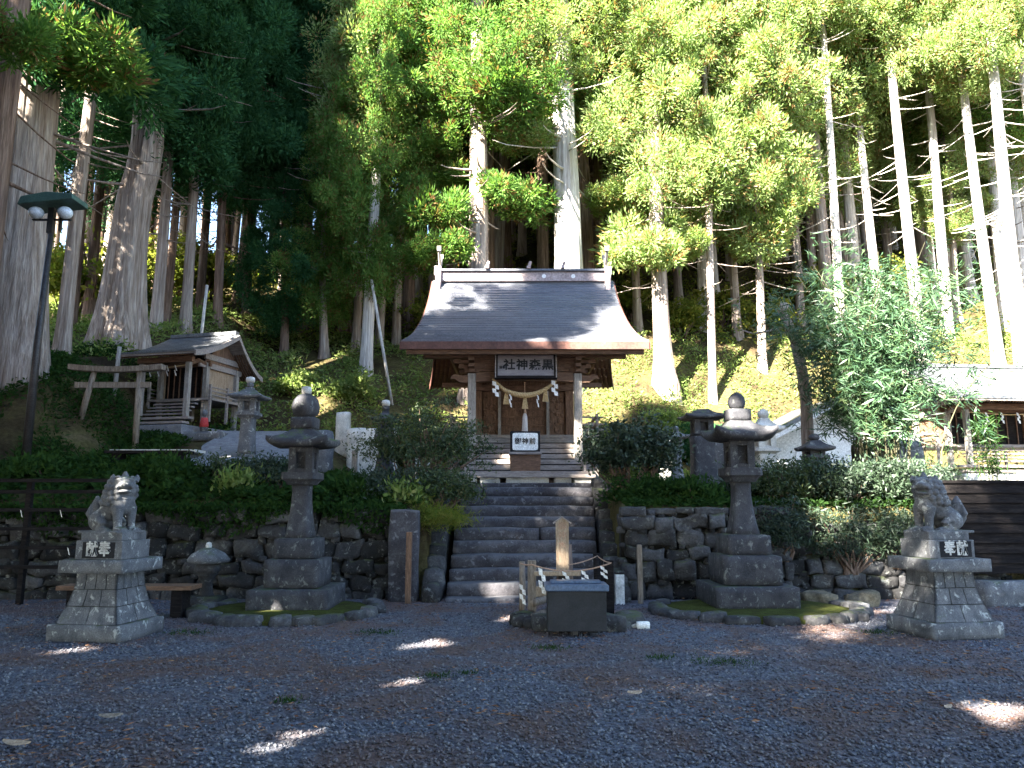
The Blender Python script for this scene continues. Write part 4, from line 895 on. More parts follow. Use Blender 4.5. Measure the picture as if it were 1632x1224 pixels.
for px, py, s, lb in ((1302, 928, .26, 'larger'), (1372, 926, .24, 'smaller')):
    g0 = gpt(px, 966); t = thing('boulder', (g0.x, g0.y, 0), f'{lb} sunlit yellowish boulder at the foot of the hanging hedge', 'boulder')
    MB().rock(0, 0, .07, s, s*.7, s*.62, r=.45, nz=.22, div=6, seed=px*.1, nf=4).build('stone', surf('tan_boulder_%s' % lb, [(.06,.05,.035), (.12,.10,.065), (.2,.17,.12)], 5, fine=30, bump=.7), t, True)
# white storehouse
bz = 1.95; t = thing('white_storehouse', (8.75, 20.6, bz), 'white plastered storehouse with an open gable behind the bamboo', 'storehouse')
ap = 2.45; ev = 1.35; hwid = 1.95
MB().prism([(-1.75, 0), (1.75, 0), (1.75, 1.4), (0, 2.3), (-1.75, 1.4)], 0, 2.6).build('wall', M['plaster'], t)
for s in (-1, 1):
    MB().prism([(0, ap), (s*2.25, ev-.05), (s*2.25, ev-.17), (0, ap-.12)][::s], -.5, 2.8).build('roof_slope', M['iron_roof'], t)
    MB().prism([(0, ap-.122), (s*2.2, ev-.172), (s*2.2, ev-.30), (0, ap-.26)][::s], -.48, -.42).build('bargeboard', M['white'], t)
    MB().box(s*1.72-.08, s*1.72+.08, -.07, -.001, 0, 1.3).build('corner_post', M['plaster'], t)
arch = [(-1.05, 0), (1.05, 0), (1.05, .75)] + [(1.05*math.cos(a), .75+.75*math.sin(a)) for a in [math.pi*i/14 for i in range(1, 14)]] + [(-1.05, .75)]
MB().prism(arch, -.05, -.002).build('arched_door', M['white'], t)
# stone monuments and terrace pieces
def slab(loc, w, d, h, label, mat, seed=0, rz=0, cat='stone monument', r=.3):
    t = thing('stone_monument', loc, label, cat, rz=rz); MB().rock(0, 0, h/2, w/2, d/2, h/2+.05, r=r, nz=.06, div=4, seed=seed).build('stone', mat, t, True); return t
slab(pos(1440, 760, 17.5), .95, .4, 1.15, 'rounded grey boulder monument behind the bamboo stems', M['granite'], 5, r=.8)
slab(pos(1382, 755, 16.0), .55, .25, .95, 'dark upright stone among the bamboo stems', M['dark_granite'], 8)
slab(pos(1152, 770, 17.0), 1.3, .3, 1.1, 'broad grey stone slab behind the tall square lantern', M['granite'], 3)
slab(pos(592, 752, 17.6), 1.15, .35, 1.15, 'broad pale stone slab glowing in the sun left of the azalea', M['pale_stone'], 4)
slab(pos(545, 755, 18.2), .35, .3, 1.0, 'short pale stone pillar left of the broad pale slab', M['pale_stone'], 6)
slab(pos(510, 760, 15.6), .5, .4, .9, 'squat grey stone right behind the left lantern', M['granite'], 7, r=.7)
slab(pos(678, 745, 18.0), .5, .2, .8, 'small pale stone seen through the azalea', M['pale_stone'], 9)
slab(pos(1062, 765, 16.4), .3, .2, 1.0, 'thin pale stone between the camellia and the slender lantern', M['pale_stone'], 12)
postz_ = at(564, 770, 15.3); t = thing('wooden_post', (postz_.x, 15.3, H1(postz_.x, 15.3)-.1), 'grey square wooden post in front of the pale slab', 'post'); MB().box(-.05, .05, -.05, .05, 0, .85).build('post', M['grey_wood'], t)
v = at(1466, 760, 16.5); t = thing('white_post', (v.x, 16.5, H1(v.x, 16.5)-.1), 'short white post left of the right small shrine', 'post'); MB().box(-.09, .09, -.09, .09, 0, .62).lathe([(.12, .62), (.08, .7), (.02, .74)], 8, Matrix.Identity(4)).build('post', M['pale_stone'], t)
# pale planks and scraps in the yard
for i, (px, py, L, wd, az, lb) in enumerate(((1570, 1130, .0, 0, 0, ''), (1512, 1136, .10, .035, 30, 'small pale leaf lying on the gravel at lower right'), (25, 1196, .22, .06, -12, 'pale curled bark strip lying on the gravel at the lower left edge'), (176, 1151, .17, .07, 10, 'brown fallen leaf on the gravel near the lower left'), (1012, 1113, .12, .05, 0, 'pale fallen leaf on the gravel below the black box'), (1188, 995, .3, .03, 10, 'thin pale stick lying before the right lantern bed'), (1130, 985, .3, .03, -40, 'thin pale stick left of the right lantern bed'), (1355, 968, .4, .025, 5, 'longest pale bamboo stick lying below the sunlit boulders'), (1362, 980, .3, .02, 20, 'short pale bamboo stick nearest the camera below the boulders'))):
    if not L: continue
    g0 = gpt(px, py); t = thing('fallen_leaf' if 'stick' not in lb else 'stick', (g0.x, g0.y, .02), lb, 'leaf' if 'leaf' in lb else ('stick' if 'stick' in lb else 'bark strip'), rz=R(az))
    vs = []; 
    for k in range(9):
        s = -1+2*k/8; wv = wd/2*(1-s*s*.9) ; vs += [(s*L/2, -wv, .02+.03*s*s*(L*2)), (s*L/2, wv, .025+.02*s*s*(L*2)+.01)]
    MB().add(vs, [(2*k, 2*k+2, 2*k+3, 2*k+1) for k in range(8)]).build('blade', M['fresh_wood'] if i != 3 else M['wet_wood'], t)
t = thing('white_stones', tuple(gpt(1008, 1000)), 'few broken white stones beside the rope enclosure', 'stones')
for k, (x, y) in enumerate(((0, 0), (.12, -.1), (-.1, .06))): MB().rock(x, y, .04, .09, .05, .05, r=.5, nz=.1, div=3, seed=k+3).build('stone', M['white_stone'], t, True)
# ------------------------------------------------------------------ trees
def tree(px, pyref, Y, wpx, pybot, label, tm='bark', cm=None, csc=(1, 1, 1), pts=None, flare=1.5, limbs=None, seed=0, Ht=27, name='cedar_tree', cat='tree', group=None, hbase=None, lean=(0, 0), dz=-.15):
    v = at(px, pyref, Y); zb = H1(v.x, Y)+dz if hbase is None else hbase; r0 = wpx/F*Y/2
    t = thing(name, (v.x, Y, zb), label, cat, group); t.rotation_euler = (R(lean[0]), R(lean[1]), rnd.uniform(-.2, .2) if not pts else 0)
    hb = at(px, pybot, Y).z - zb
    big = r0 > .4; me = mesh_of(trunk_mb(Ht, r0*1.12, pts, flare, 56 if big else (20 if r0 > .3 else 10), limbs or (max(3, hb*.55), hb+9, 44, 1.6), seed, .16 if big else .08, 7 if big else 2), 'trunk', M[tm]); link('trunk', me, t)
    if cm: c = link('crown', cm, t, loc=(0, 0, hb)); c.scale = csc; c.rotation_euler = (0, 0, rnd.uniform(0, 6))
    return t, hb
def extra_crown(t, cm, loc, sc): c = link('crown', cm, t, loc=loc); c.scale = sc; return c
def bough_mesh(n, Rx, seed, ne=70, mat=SUGI):
    a = rng.uniform(0, 6.28, n); q = np.sqrt(rng.uniform(.05, 1, n))*Rx
    C = np.stack([q*np.cos(a), q*np.sin(a), rng.uniform(-.35, .35, n)*Rx - .15*q], 1); V, Fc = clumps(C, rng.uniform(.3, .55, n), ne*4, .16/np.full(n, .4), .045/np.full(n, .4), up=.35)
    m = np_mesh('bough', V, Fc); m.materials.append(mat); return m
BOUGH = [bough_mesh(22, 1.1, s) for s in (1, 2)]; BOUGH_D = [with_mat(m, SUGI_SHADE) for m in BOUGH]; BOUGH_L = [with_mat(m, SUGI_LIT) for m in BOUGH]
def boughs(t, hb, zs, mats, r=1.4, s=.9):
    for z in zs:
        a = rnd.uniform(0, 6.28); c = link('bough', rnd.choice(mats), t, loc=(r*math.cos(a), r*math.sin(a), z)); q = s*rnd.uniform(.7, 1.25); c.scale = (q*rnd.uniform(1.0, 1.5), q*rnd.uniform(.8, 1.1), q*rnd.uniform(.75, 1.1)); c.rotation_euler = (0, 0, rnd.uniform(0, 6))
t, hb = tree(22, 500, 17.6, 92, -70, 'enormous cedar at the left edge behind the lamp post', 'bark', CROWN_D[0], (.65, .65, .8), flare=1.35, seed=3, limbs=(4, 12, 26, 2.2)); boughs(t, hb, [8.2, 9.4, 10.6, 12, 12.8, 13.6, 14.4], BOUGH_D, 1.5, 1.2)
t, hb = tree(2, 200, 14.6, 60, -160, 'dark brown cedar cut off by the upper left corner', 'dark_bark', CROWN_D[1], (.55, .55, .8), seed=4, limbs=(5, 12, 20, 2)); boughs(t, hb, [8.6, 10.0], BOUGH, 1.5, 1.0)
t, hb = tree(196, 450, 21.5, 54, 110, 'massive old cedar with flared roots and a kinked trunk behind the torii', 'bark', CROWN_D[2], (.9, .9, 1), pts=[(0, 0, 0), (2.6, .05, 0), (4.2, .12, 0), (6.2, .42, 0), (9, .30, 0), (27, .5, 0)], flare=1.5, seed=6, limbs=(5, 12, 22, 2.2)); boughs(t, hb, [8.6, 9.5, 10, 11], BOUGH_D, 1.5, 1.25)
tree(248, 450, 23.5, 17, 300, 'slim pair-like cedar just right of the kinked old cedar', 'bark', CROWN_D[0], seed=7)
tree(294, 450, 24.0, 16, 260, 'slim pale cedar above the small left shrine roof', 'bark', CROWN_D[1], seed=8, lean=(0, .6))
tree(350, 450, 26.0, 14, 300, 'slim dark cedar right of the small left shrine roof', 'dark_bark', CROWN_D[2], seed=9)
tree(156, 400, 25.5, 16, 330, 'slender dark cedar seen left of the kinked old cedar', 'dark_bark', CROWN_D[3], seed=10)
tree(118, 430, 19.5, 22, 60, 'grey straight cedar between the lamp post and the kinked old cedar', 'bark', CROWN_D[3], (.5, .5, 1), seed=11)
t, hb = tree(588, 520, 25.0, 18, 462, 'cedar with a bare pale foot left of the main shrine roof', 'pale_lit_bark', FULLS[0], (.66, .66, .9), seed=12, limbs=(3, 5, 6, .8))
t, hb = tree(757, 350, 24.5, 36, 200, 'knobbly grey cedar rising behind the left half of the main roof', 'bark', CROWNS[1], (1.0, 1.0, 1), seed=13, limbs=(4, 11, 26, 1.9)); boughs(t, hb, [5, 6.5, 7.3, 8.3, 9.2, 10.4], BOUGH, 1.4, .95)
t, hb = tree(900, 300, 25.5, 46, 130, 'thick sunlit white cedar trunk behind the right half of the main roof', 'pale_lit_bark', CROWN_L[2], (1.1, 1.1, 1), seed=14, limbs=(7, 13, 30, 2.2)); boughs(t, hb, [7, 8.6, 10.5], BOUGH_L, 1.7, .9)
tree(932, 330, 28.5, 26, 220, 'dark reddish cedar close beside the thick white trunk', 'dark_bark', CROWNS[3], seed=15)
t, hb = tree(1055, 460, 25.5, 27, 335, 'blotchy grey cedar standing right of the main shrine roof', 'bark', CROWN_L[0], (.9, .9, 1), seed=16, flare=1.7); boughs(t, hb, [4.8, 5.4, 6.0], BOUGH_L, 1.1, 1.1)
RT = [(1330, 300, 27.0, 19, 60, 'first tall bare white trunk from the left in the right grove', 0), (1384, 300, 29.0, 17, 130, 'second tall white trunk with many dead twigs in the right grove', 1), (1441, 250, 27.5, 21, 110, 'bluish white tall trunk near the middle of the right grove', 2),
      (1470, 280, 31.5, 13, 190, 'thin white trunk close behind the bluish white one', 3), (1494, 300, 29.0, 19, 160, 'brown edged white trunk right of the thin pair', 0), (1560, 300, 27.0, 21, 150, 'straight cream white trunk above the right small shrine', 1), (1606, 300, 25.0, 27, 110, 'stoutest white trunk near the right edge of the grove', 2), (1640, 180, 26.0, 20, 90, 'white trunk clipped by the right edge of the photo', 3)]
for px, pr, Y, w, pb, lb, k in RT:
    t, hb = tree(px, pr, Y, w*.82, pb, lb, 'pale_lit_bark', CROWN_L[k], (.85, .85, 1), seed=20+px, flare=1.25, limbs=(5, 15, 36, 1.2), lean=(0, -.5))
# leafy trees whose foliage comes low
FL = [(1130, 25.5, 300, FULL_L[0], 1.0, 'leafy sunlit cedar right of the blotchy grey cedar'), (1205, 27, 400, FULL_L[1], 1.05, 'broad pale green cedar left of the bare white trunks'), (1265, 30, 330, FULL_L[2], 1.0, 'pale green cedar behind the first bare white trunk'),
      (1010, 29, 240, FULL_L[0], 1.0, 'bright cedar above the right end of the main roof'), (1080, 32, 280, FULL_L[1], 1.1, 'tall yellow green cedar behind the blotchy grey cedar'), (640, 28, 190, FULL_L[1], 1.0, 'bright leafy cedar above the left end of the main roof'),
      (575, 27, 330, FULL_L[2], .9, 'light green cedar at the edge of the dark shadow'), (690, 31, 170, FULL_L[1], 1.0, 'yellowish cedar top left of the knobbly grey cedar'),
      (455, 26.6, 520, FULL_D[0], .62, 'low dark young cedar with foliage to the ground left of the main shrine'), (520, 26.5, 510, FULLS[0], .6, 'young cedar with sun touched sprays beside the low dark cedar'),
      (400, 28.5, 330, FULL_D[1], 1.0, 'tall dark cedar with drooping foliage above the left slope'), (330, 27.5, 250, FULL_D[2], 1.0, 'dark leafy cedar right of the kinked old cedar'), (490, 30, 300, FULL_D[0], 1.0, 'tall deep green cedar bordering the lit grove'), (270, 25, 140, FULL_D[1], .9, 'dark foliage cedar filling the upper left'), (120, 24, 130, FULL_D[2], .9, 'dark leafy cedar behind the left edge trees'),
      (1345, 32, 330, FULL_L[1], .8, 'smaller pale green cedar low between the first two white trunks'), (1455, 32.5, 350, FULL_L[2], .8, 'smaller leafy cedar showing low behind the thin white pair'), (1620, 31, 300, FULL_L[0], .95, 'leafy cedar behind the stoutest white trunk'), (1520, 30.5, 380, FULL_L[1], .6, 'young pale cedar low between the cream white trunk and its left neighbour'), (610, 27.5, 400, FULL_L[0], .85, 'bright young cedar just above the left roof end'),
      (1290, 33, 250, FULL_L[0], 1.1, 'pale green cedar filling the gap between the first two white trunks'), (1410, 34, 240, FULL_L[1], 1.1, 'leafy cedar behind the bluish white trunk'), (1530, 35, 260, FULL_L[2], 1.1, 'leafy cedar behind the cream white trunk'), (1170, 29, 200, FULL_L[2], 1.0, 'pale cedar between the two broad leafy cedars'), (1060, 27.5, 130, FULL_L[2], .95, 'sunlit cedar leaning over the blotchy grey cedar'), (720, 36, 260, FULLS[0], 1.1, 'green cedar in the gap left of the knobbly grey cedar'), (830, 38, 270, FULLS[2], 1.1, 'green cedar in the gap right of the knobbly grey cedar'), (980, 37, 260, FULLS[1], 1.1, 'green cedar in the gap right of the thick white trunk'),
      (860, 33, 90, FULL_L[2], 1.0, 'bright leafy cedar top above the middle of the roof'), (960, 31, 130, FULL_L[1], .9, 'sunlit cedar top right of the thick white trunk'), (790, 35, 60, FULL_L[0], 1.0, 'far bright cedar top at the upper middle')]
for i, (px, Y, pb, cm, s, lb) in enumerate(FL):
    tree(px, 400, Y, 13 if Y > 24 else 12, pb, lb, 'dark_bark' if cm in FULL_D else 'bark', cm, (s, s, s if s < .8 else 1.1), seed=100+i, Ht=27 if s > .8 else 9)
# background forest
pts = []; tries = 0
while len(pts) < 215 and tries < 20000:
    tries += 1; y = rnd.uniform(29, 58); x = rnd.uniform(-.76*y-2, .76*y+2)
    if all((x-a)**2+(y-b)**2 > 1.75**2 for a, b in pts): pts.append((x, y))
for i, (x, y) in enumerate(pts):
    left = x < -3.5 - (y-29)*.10
    zone = 'left' if left else ('middle' if x < 6+(y-29)*.2 else 'right')
    t = thing('cedar_tree', (x, y, H1(x, y)-.2), {'left': 'tall slim cedar deep in the shaded forest behind the left slope', 'middle': 'tall slim cedar deep in the forest behind the main shrine', 'right': 'tall slim pale cedar far up the sunlit slope on the right'}[zone], 'tree', {'left': 'cedars in the shaded left forest', 'middle': 'cedars in the forest behind the shrine', 'right': 'cedars far up the right slope'}[zone])
    s = rnd.uniform(.8, 1.15); t.scale = (s, s, s); t.rotation_euler = (R(rnd.uniform(-1.5, 1.5)), R(rnd.uniform(-1.5, 1.5)), rnd.uniform(0, 6.28))
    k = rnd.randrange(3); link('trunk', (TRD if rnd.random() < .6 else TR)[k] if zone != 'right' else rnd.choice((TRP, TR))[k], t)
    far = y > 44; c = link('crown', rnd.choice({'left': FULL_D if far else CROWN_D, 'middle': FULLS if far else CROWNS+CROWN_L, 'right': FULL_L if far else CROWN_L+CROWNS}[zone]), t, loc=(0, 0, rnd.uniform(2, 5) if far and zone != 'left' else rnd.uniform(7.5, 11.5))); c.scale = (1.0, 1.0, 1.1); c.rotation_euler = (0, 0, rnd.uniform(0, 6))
# leaning poles
for (a, b, lb) in (((592, 446, 24.3), (627, 566, 23.5), 'long pale pole leaning against the bare footed cedar'), ((330, 455, 23.3), (318, 532, 22.6), 'thin pale pole leaning above the small left shrine')):
    p, q = at(*b), at(*a); p.z = H1(p.x, p.y); t = thing('leaning_pole', p, lb, 'pole'); MB().tube([(0, 0, 0), q-p], .05, 6).build('pole', M['pale_lit_bark'], t, True)
# twisted bare tree on the right terrace
Y = 17.0; o0 = at(1292, 752, Y); o0.z = H1(o0.x, Y)-.1; t = thing('twisted_tree', o0, 'twisted bare pollarded tree with a forked trunk left of the bamboo', 'tree')
def br(lst, rad, mb): mb.tube([at(px, py, Y+dy)-o0 for px, py, dy in lst], [q*.78 for q in rad], 12)
mb = MB(); br([(1292, 765, 0), (1288, 700, 0), (1284, 640, .1), (1278, 590, 0), (1268, 545, 0)], [.19, .16, .15, .15, .14], mb); mb2 = mb
br([(1272, 555, 0), (1258, 520, -.1), (1246, 495, -.1), (1250, 484, 0)], [.14, .13, .13, .12], mb); br([(1276, 565, 0), (1305, 548, .2), (1328, 530, .2), (1338, 508, .3)], [.12, .09, .08, .06], mb)
br([(1254, 520, 0), (1225, 527, -.2), (1200, 532, -.3), (1182, 524, -.3)], [.05, .035, .03, .02], mb)
vv = [tuple(Vector(v_) + noise.noise_vector(Vector(v_)*2.2)*.05) for v_ in mb.v]; mb.v = vv; mb.build('trunk', M['bark'], t, True)
# ------------------------------------------------------------------ shrubs
def bush(loc, rx, ry, rz_, n, label, mat, L=.07, W=.03, stems=12, name='shrub', cat='shrub', k=70, group=None, hollow=.55, up=.2, shapef=None, h0=.35):
    t = thing(name, loc, label, cat, group)
    u = unit(rng.normal(size=(n, 3))); u[:, 2] = np.abs(u[:, 2])*1.0 - .25; u = unit(u); q = rng.uniform(hollow, 1, (n, 1))
    lum = 1 + .25*np.sin(u[:, :1]*7+u[:, 1:2]*5) + .12*np.sin(u[:, 2:]*13)
    C = u*q*lum*np.array([rx, ry, rz_]) + np.array([0, 0, rz_*h0+rz_*.3]); C[:, 2] = np.maximum(C[:, 2], .05)
    m = k*n; c = np.repeat(C, k, 0); rr_ = rng.uniform(.09, .22, n); P = c + rng.normal(size=(m, 3))*np.repeat(rr_, k)[:, None]*np.array([1, 1, .55])*.8
    D = rng.normal(size=(m, 3)) + np.array([0, 0, up])*2
    V, Fc = leaves(P, D, L*rng.uniform(.6, 1.3, m), W*rng.uniform(.7, 1.2, m)); link('foliage', np_mesh('foliage', V, Fc), t, mat)
    sb = MB()
    for i in range(stems):
        c = C[rnd.randrange(n)]; a = Vector((rnd.uniform(-.15, .15)*rx, rnd.uniform(-.15, .15)*ry, -.1)); b = Vector(c); m1 = a.lerp(b, .5) + Vector((rnd.uniform(-.12, .12), rnd.uniform(-.12, .12), .02)); sb.tube([a, m1, b], [.028, .018, .006], 5, cap=False)
    if stems: sb.build('stems', M['dark_bark'], t, True)
    return t
def bpos(px, pyb, Y, dz=0): v = at(px, pyb, Y); return (v.x, Y, H1(v.x, Y)+dz)
bush(bpos(672, 740, 14.6, .15), 1.12, .75, .95, 170, 'big spreading dark azalea bush left of the shrine steps', AZALEA, stems=46, hollow=.5, h0=.45)
bush(bpos(700, 790, 13.9, -.15), .62, .5, .5, 80, 'lower rounded azalea hugging the top of the stairs on the left', AZALEA, stems=16)
bush(bpos(618, 790, 13.7, -.1), .7, .4, .42, 60, 'dark low azalea hanging over the left wall behind the lantern', CAMELL, stems=20)
bush(bpos(1005, 760, 14.4, .1), .82, .6, .72, 130, 'glossy dark camellia bush right of the shrine steps', CAMELL, L=.09, W=.045, stems=40, h0=.6)
bush(bpos(1060, 790, 13.8, -.1), .9, .4, .3, 60, 'low mixed greenery between the camellia and the right wall', FERN, L=.11, W=.045, stems=8)
bush(bpos(430, 775, 14.0, -.1), .55, .45, .42, 70, 'small dark shrub behind the left lantern', CAMELL, stems=12)
bush(bpos(1120, 640, 22.3, -.1), .75, .7, 1.35, 130, 'dark green young conifer on the bank right of the main shrine', SUGI_SHADE, L=.16, W=.035, stems=6, hollow=.2, h0=.2, k=90)
bush(bpos(700, 800, 13.15, -.3), .42, .22, .22, 50, 'yellowish grass tuft on top of the stone pier', YELLOW, L=.13, W=.012, stems=0, k=60, h0=0)
for i, (px, py, Y, rx, h, lb) in enumerate(((1245, 775, 13.6, .75, .5, 'bushy part of the dark hedge left of the bamboo foot'), (1345, 790, 13.4, .9, .55, 'dark hedge mass below the bamboo clump'), (1440, 790, 13.4, .8, .5, 'dark hedge end beside the black board fence'))):
    bush(bpos(px, py, Y, -.05), rx, .55, h, 110, lb, CAMELL if i else AZALEA, L=.085, W=.03, stems=20, name='hedge_shrub', cat='hedge')
for i, (px, z, rx, lb) in enumerate(((1250, 1.0, .5, 'hanging dark greenery on the wall right of the right lantern'), (1350, .85, .75, 'hanging dark greenery above the sunlit boulders'), (1430, .95, .6, 'hanging dark greenery behind the right lion dog'))):
    v = at(px, 850, 12.95); bush((v.x, 12.95, z-.35), rx, .26, .62, 70, lb, CAMELL, L=.10, W=.022, stems=26, name='hanging_shrub', cat='shrub', up=-.3)
# ground cover
def cover(name, n, fx, label, cat, mat, L, W, up=1.0, clump=None, hgt=.12):
    x, y = fx(n); z = H0(x, y)
    if clump is not None:
        ms_ = np.array([noise.noise(Vector((a*clump, b*clump, 9))) for a, b in zip(x, y)]); keep = ms_ > rng.uniform(-.35, .25, len(x)); x, y, z, ms_ = x[keep], y[keep], z[keep], ms_[keep]
    else: ms_ = np.zeros(len(x))
    m = len(x); P = np.stack([x, y, z + rng.uniform(0, hgt, m)*(1+np.maximum(0, ms_)*3)], 1); D = rng.normal(size=(m, 3)); D[:, 2] = np.abs(D[:, 2])*.5 + up*rng.uniform(0, 1, m) - .2
    V, Fc = leaves(P, D, L*rng.uniform(.5, 1.4, m), W*rng.uniform(.6, 1.3, m)); tag(link(name, np_mesh(name, V, Fc), mat=mat), label, cat, kind='stuff')
cover('bank_undergrowth', 120000, lambda n: (rng.uniform(-18, 20, n), 19.5+9.5*rng.uniform(0, 1, n)**.8), 'leafy green undergrowth covering the bank behind the shrines', 'undergrowth', GRASS, .14, .05, .6, .8, .22)
cover('forest_undergrowth', 40000, lambda n: (rng.uniform(-26, 28, n), rng.uniform(28, 42, n)), 'low brownish undergrowth on the forest floor', 'undergrowth', YELLOW, .22, .07, .5, .5, .5)
cover('left_bank_grass', 60000, lambda n: (rng.uniform(-15, -7.6, n), rng.uniform(13.2, 20.5, n)), 'short green plants on the shaded left slope', 'undergrowth', FERN, .12, .05, .6, .9, .12)
cover('terrace_edge_plants', 26000, lambda n: (rng.uniform(-10, -1.6, n), rng.uniform(13.05, 15.0, n)), 'green broad leaved plants along the top of the left wall', 'undergrowth', FERN, .13, .06, .4, 1.1, .16)
cover('right_terrace_plants', 13000, lambda n: (rng.uniform(2.0, 8.5, n), rng.uniform(12.98, 15.0, n)), 'bright green low plants along the top of the right wall', 'undergrowth', FERN, .10, .045, .4, None, .12)
n = 9000; x = rng.uniform(-9.5, -1.8, n); P = np.stack([x, rng.uniform(12.80, 13.05, n), 1.55 - rng.uniform(0, 1, n)**2*.5*(.6+.4*np.sin(x*2.3))], 1); D = rng.normal(size=(n, 3)) + np.array([0, -.6, -.5])
V, Fc = leaves(P, D, .10*rng.uniform(.5, 1.3, n), .04); tag(link('wall_creepers', np_mesh('wall_creepers', V, Fc), mat=FERN), 'creeping plants hanging over the lip of the left wall', 'creeper', kind='stuff')
MIX = [(270, 775, 13.9, .38, .3, FERN, .16, .05, 'leafy weeds on the terrace edge above the left lion dog'), (345, 770, 14.1, .42, .34, AZALEA, .08, .035, 'small rounded shrub on the terrace edge above the rustic lantern'), (380, 790, 13.6, .3, .22, GRASS, .15, .05, 'lighter green weeds on the terrace edge left of the left lantern'),
       (560, 790, 13.6, .4, .25, FERN, .17, .06, 'broad leaved weeds below the pale slab'), (640, 800, 13.4, .3, .2, GRASS, .14, .06, 'light green broad leaves beside the low azalea'), (60, 770, 14.2, .5, .3, FERN, .15, .05, 'leafy weeds behind the rail rack'), (1105, 795, 13.5, .4, .2, FERN, .16, .05, 'drooping leafy weeds left of the right lantern'), (1180, 780, 13.8, .4, .35, CAMELL, .11, .035, 'dark drooping shrub behind the right lantern')]
for px, py, Y, rx, h, mt, L, W, lb in MIX: bush(bpos(px, py, Y, 0), rx, rx*.8, h, 34, lb, mt, L=L, W=W, stems=10, name='weed_clump', cat='plant', k=26, hollow=.1, up=.6)
n = 1500; cs = [(1150, 1058, .35), (695, 1080, .15), (1050, 1050, .15), (600, 1010, .3), (1400, 1010, .25), (880, 1035, .2), (300, 1010, .3), (460, 1120, .12), (745, 1075, .1)]
X = []; 
for px, py, r in cs:
    g0 = gpt(px, py); k = int(220*r/.3); X.append(np.stack([rng.normal(g0.x, r*.5, k), rng.normal(g0.y, r*.35, k), np.full(k, .01)], 1))
P = np.concatenate(X); m = len(P); D = rng.normal(size=(m, 3))*.6 + np.array([0, 0, .8]); V, Fc = leaves(P, D, rng.uniform(.02, .06, m), rng.uniform(.005, .012, m))
tag(link('gravel_weeds', np_mesh('gravel_weeds', V, Fc), mat=FERN), 'tiny green weeds sprouting through the gravel', 'weeds', kind='stuff')
# yellowing shrubs inside the forest
YS = [(120, 430, 26, 2.0), (270, 420, 30, 2.2), (330, 450, 31, 1.8), (215, 470, 27, 1.2), (690, 500, 28.5, 1.2), (1085, 500, 29, 1.2), (1150, 480, 30, 1.3), (1225, 470, 29, 1.2), (1000, 480, 30, 1.1), (1300, 440, 31, 1.6), (1400, 400, 32, 1.6)]
base = None
for i, (px, py, Y, s) in enumerate(YS):
    v = at(px, py, Y); loc = (v.x, Y, H1(v.x, Y)-.1); grp = 'yellowing shrubs among the forest trunks'
    if base is None: base = bush(loc, 1.0, 1.0, 1.0, 90, 'yellow green bush growing among the forest trunks', YELLOW, L=.13, W=.06, stems=14, name='forest_shrub', group=grp, k=45, hollow=.2); base.scale = (s, s, s)
    else: c = copy_tree(base); c.location = loc; c.scale = (s, s, s*.9); c.rotation_euler = (0, 0, i*1.3)
for i, (px, py, Y, s, lb) in enumerate(((640, 640, 21.5, .95, 'sunlit green shrub on the bank just behind the azalea'), (560, 625, 22.5, .8, 'sunlit green shrub on the bank above the pale slab'), (470, 600, 23, .7, 'leafy shrub on the bank above the left lantern'), (1010, 625, 21.3, .6, 'leafy shrub behind the veranda rail of the main shrine'), (1060, 600, 23.0, .7, 'light shrub left of the young conifer'), (735, 620, 21.0, .6, 'bright shrub beside the left porch post'))):
    bush(bpos(px, py, Y, -.1), s, s*.8, s*.8, 70, lb, GRASS, L=.13, W=.055, stems=8, name='bank_shrub', k=50, hollow=.2)
# ------------------------------------------------------------------ bamboo
Y = 15.6; v = at(1405, 765, Y); o0 = Vector((v.x, Y, H1(v.x, Y)-.1))
bt = thing('bamboo_clump', o0, 'dense drooping bamboo clump with thin dark stems on the right terrace', 'bamboo')
BL = []; 
for i in range(46):
    bx_, by_ = rnd.gauss(0, .42), rnd.uniform(-.4, .4); tx = bx_ + rnd.uniform(-2.1, 2.7)*(.5+.5*rnd.random()); ty = by_ + rnd.uniform(-.8, .8); h = rnd.uniform(3.7, 6.2); mb = MB(); pt = []
    for k in range(9): s = k/8; pt.append(Vector((bx_+(tx-bx_)*s**2, by_+(ty-by_)*s**2, h*(s-.12*s**3))))
    mb.tube(pt, [.02*(1-.75*k/8) for k in range(9)], 6); mb.build('culm', M['culm'], bt, True)
    for k in range(34):
        s = rnd.uniform(.34, 1); f = s*8; j = min(int(f), 7); p0 = pt[j].lerp(pt[j+1], f-j); BL.append(p0 + Vector((rnd.gauss(-.12, .42)*(.5+s), rnd.gauss(0, .3), rnd.gauss(-.1, .25))))
for _ in range(50): BL.append(Vector((rnd.gauss(.45, .5), rnd.uniform(-.6, .2), rnd.uniform(1.1, 2.4))))
C = np.array([tuple(p) for p in BL]); k = 17; nb_ = len(C); m = nb_*k
th = rng.uniform(0, 6.28, nb_); base_d = np.stack([np.cos(th), np.sin(th), np.full(nb_, -.5)], 1)
P = np.repeat(C, k, 0) + rng.normal(size=(m, 3))*.09; D = np.repeat(base_d, k, 0) + rng.normal(size=(m, 3))*.5
V, Fc = leaves(P, D, rng.uniform(.14, .3, m), rng.uniform(.018, .036, m)); link('foliage', np_mesh('foliage', V, Fc), bt, BAMBOO)
n = 40; C = np.stack([rng.uniform(-.25, .25, n), rng.uniform(-.2, .2, n), rng.uniform(.3, 1.5, n)], 1); m = n*14; P = np.repeat(C, 14, 0)+rng.normal(size=(m, 3))*.1; D = rng.normal(size=(m, 3))+np.array([0, 0, -.3])
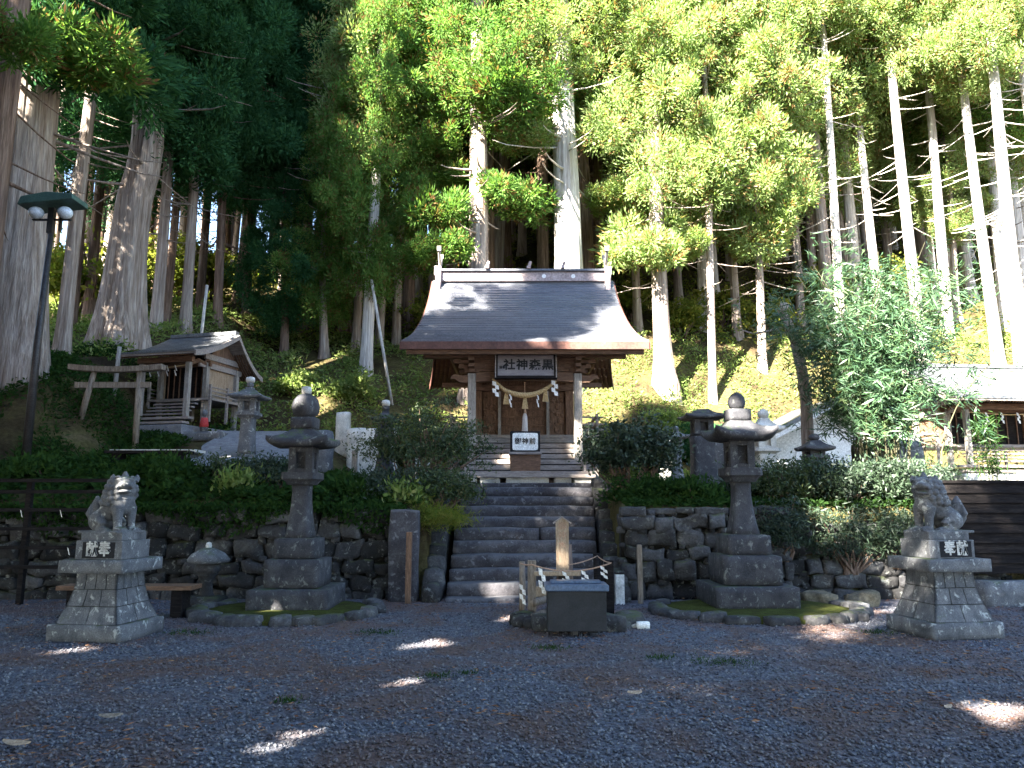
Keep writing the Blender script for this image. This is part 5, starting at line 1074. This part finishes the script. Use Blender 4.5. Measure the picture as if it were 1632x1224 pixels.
V, Fc = leaves(P, D, .2, .025); v = at(1575, 740, 16.5); t = thing('young_bamboo', (v.x, 16.5, H1(v.x, 16.5)), 'small light green bamboo before the right small shrine', 'bamboo'); link('foliage', np_mesh('foliage', V, Fc), t, FERN)
for q in range(5): MB().tube([(q*.08-.16, 0, -.1), (q*.12-.24, .05, 1.3)], [.012, .005], 5).build('culm', M['culm'], t)
# high thin bough of foliage coming in from the tree at right of the terrace
# ------------------------------------------------------------------ trees outside the frame that shade the yard
SHD = [(-17,-9),(-20,-3),(-13,0),(-18,3.5),(-12,-6),(-24,1),(-9,-12),(-14,-15),(-5,-16),(-21,-13),(0,-18),(-9,-3),(-6,-8),(-23,8),(-22,15),(-1,-12),(5,-20),(-16,-3),(-11.8,8.3),(-9.8,5.0),(-6.8,.6),(-3.5,-4.5),(-15,12.5),(3,-9),(7,-13),(-17.8,14.8),(2.0,-2.8),(6,-6.5),(-1.3,-3.2)]
AZ, EL = SUN
sd = Vector((math.sin(AZ)*math.cos(EL), math.cos(AZ)*math.cos(EL), math.sin(EL)))
# sun corridors cut through the unseen crowns to put flecks on chosen spots
SUN_CORRIDORS = [(gpt(685, 1026), .22), (gpt(640, 1086), .15), (gpt(430, 1195), .10), (gpt(475, 1172), .10), (gpt(1590, 1135), .24), (gpt(120, 1036), .15), (gpt(1302, 940)+Vector((0, 0, .2)), .30), (gpt(1372, 940)+Vector((0, 0, .15)), .28), (at(790, 930, 12.6), .28), (at(899, 888, 10.6), .10), (gpt(820, 985), .2), (at(1462, 865, 9.2), .12), (at(212, 790, 9.3), .14), (at(480, 640, 11.4), .14), (at(790, 715, 16.6), .26), (at(760, 770, 16.0), .2), (at(905, 690, 16.8), .3), (at(860, 545, 16.3), .2), (at(390, 740, 16.2), .2), (at(1310, 840, 13), .2)]
SDn = np.array(tuple(sd))
def cut_corridors(me, mw):
    nv = len(me.vertices); co = np.empty(nv*3, np.float32); me.vertices.foreach_get('co', co); co = co.reshape(-1, 4, 3)
    c = co.mean(1) @ np.array(mw.to_3x3()).T + np.array(tuple(mw.translation)); keep = np.ones(len(c), bool)
    for p, r in SUN_CORRIDORS:
        d = c - np.array(tuple(p)); t = d @ SDn; q = d - t[:, None]*SDn; keep &= ~((np.linalg.norm(q, axis=1) < r*rng.uniform(.75, 1.6, len(c))*(1+.3*np.sin(np.arctan2(q[:, 2], q[:, 0])*3+p[0]*5))) & (t > 0))
    if keep.all(): return me
    V = co[keep]; n = len(V); m = np_mesh('crown', V.reshape(-1, 3), np.arange(4*n).reshape(n, 4)); m.materials.append(me.materials[0]); return m
for i, (x, y) in enumerate(SHD):
    t = thing('cedar_tree', (x, y, 0 if y < 13 else H1(x, y)-.3), 'tall cedar standing on the near left side of the yard outside the picture', 'tree', 'cedars round the near side of the yard'); t.rotation_euler = (0, 0, i*1.7)
    link('trunk', TR[i % 3], t); c = link('crown', (CROWN_D if y in (-3.2, -2.8, -6.5, -9) else FULL_D)[i % 3], t, loc=(0, 0, 4.5)); c.scale = (1.15, 1.15, .85 if (x, y) == (-11.8, 8.3) else (.62 if y == 12.5 else 1.15))
    near = any(abs((Vector((x, y)) - p.xy).cross(sd.xy.normalized())) < 4.2 for p, r in SUN_CORRIDORS)
    if near: bpy.context.view_layer.update(); c.data = cut_corridors(c.data, c.matrix_world)
# ------------------------------------------------------------------ light, sky, camera
w = bpy.data.worlds.new('World'); scene.world = w; w.use_nodes = True; nt = w.node_tree; nt.nodes.clear()
sky = nt.nodes.new('ShaderNodeTexSky'); sky.sky_type = 'NISHITA'; sky.sun_disc = False; sky.sun_elevation = EL; sky.sun_rotation = AZ; sky.altitude = 500; sky.air_density = 1.0; sky.dust_density = .6
bg = nt.nodes.new('ShaderNodeBackground'); bg.inputs[1].default_value = .05; wo = nt.nodes.new('ShaderNodeOutputWorld'); nt.links.new(sky.outputs[0], bg.inputs[0]); nt.links.new(bg.outputs[0], wo.inputs[0])
l = bpy.data.lights.new('sun', 'SUN'); l.energy = 5; l.angle = R(.5); l.color = (1, .93, .80); lo = bpy.data.objects.new('sun', l); COL.objects.link(lo); lo.rotation_euler = sd.to_track_quat('Z', 'Y').to_euler()
cam = bpy.data.cameras.new('camera'); cam.sensor_width = 36; cam.lens = F/1632*36; cam.clip_end = 1500; co = bpy.data.objects.new('camera', cam); COL.objects.link(co)
co.location = (0, 0, EYE); co.rotation_euler = (R(90)+TH, 0, 0); scene.camera = co
scene.render.engine = 'CYCLES'; scene.cycles.max_bounces = 5; scene.cycles.diffuse_bounces = 3; scene.cycles.transmission_bounces = 3; scene.cycles.use_denoising = True
vs_ = scene.view_settings; vs_.view_transform = 'Standard'; vs_.look = 'None'; vs_.gamma = 1; vs_.use_curve_mapping = False; vs_.exposure = 4.3
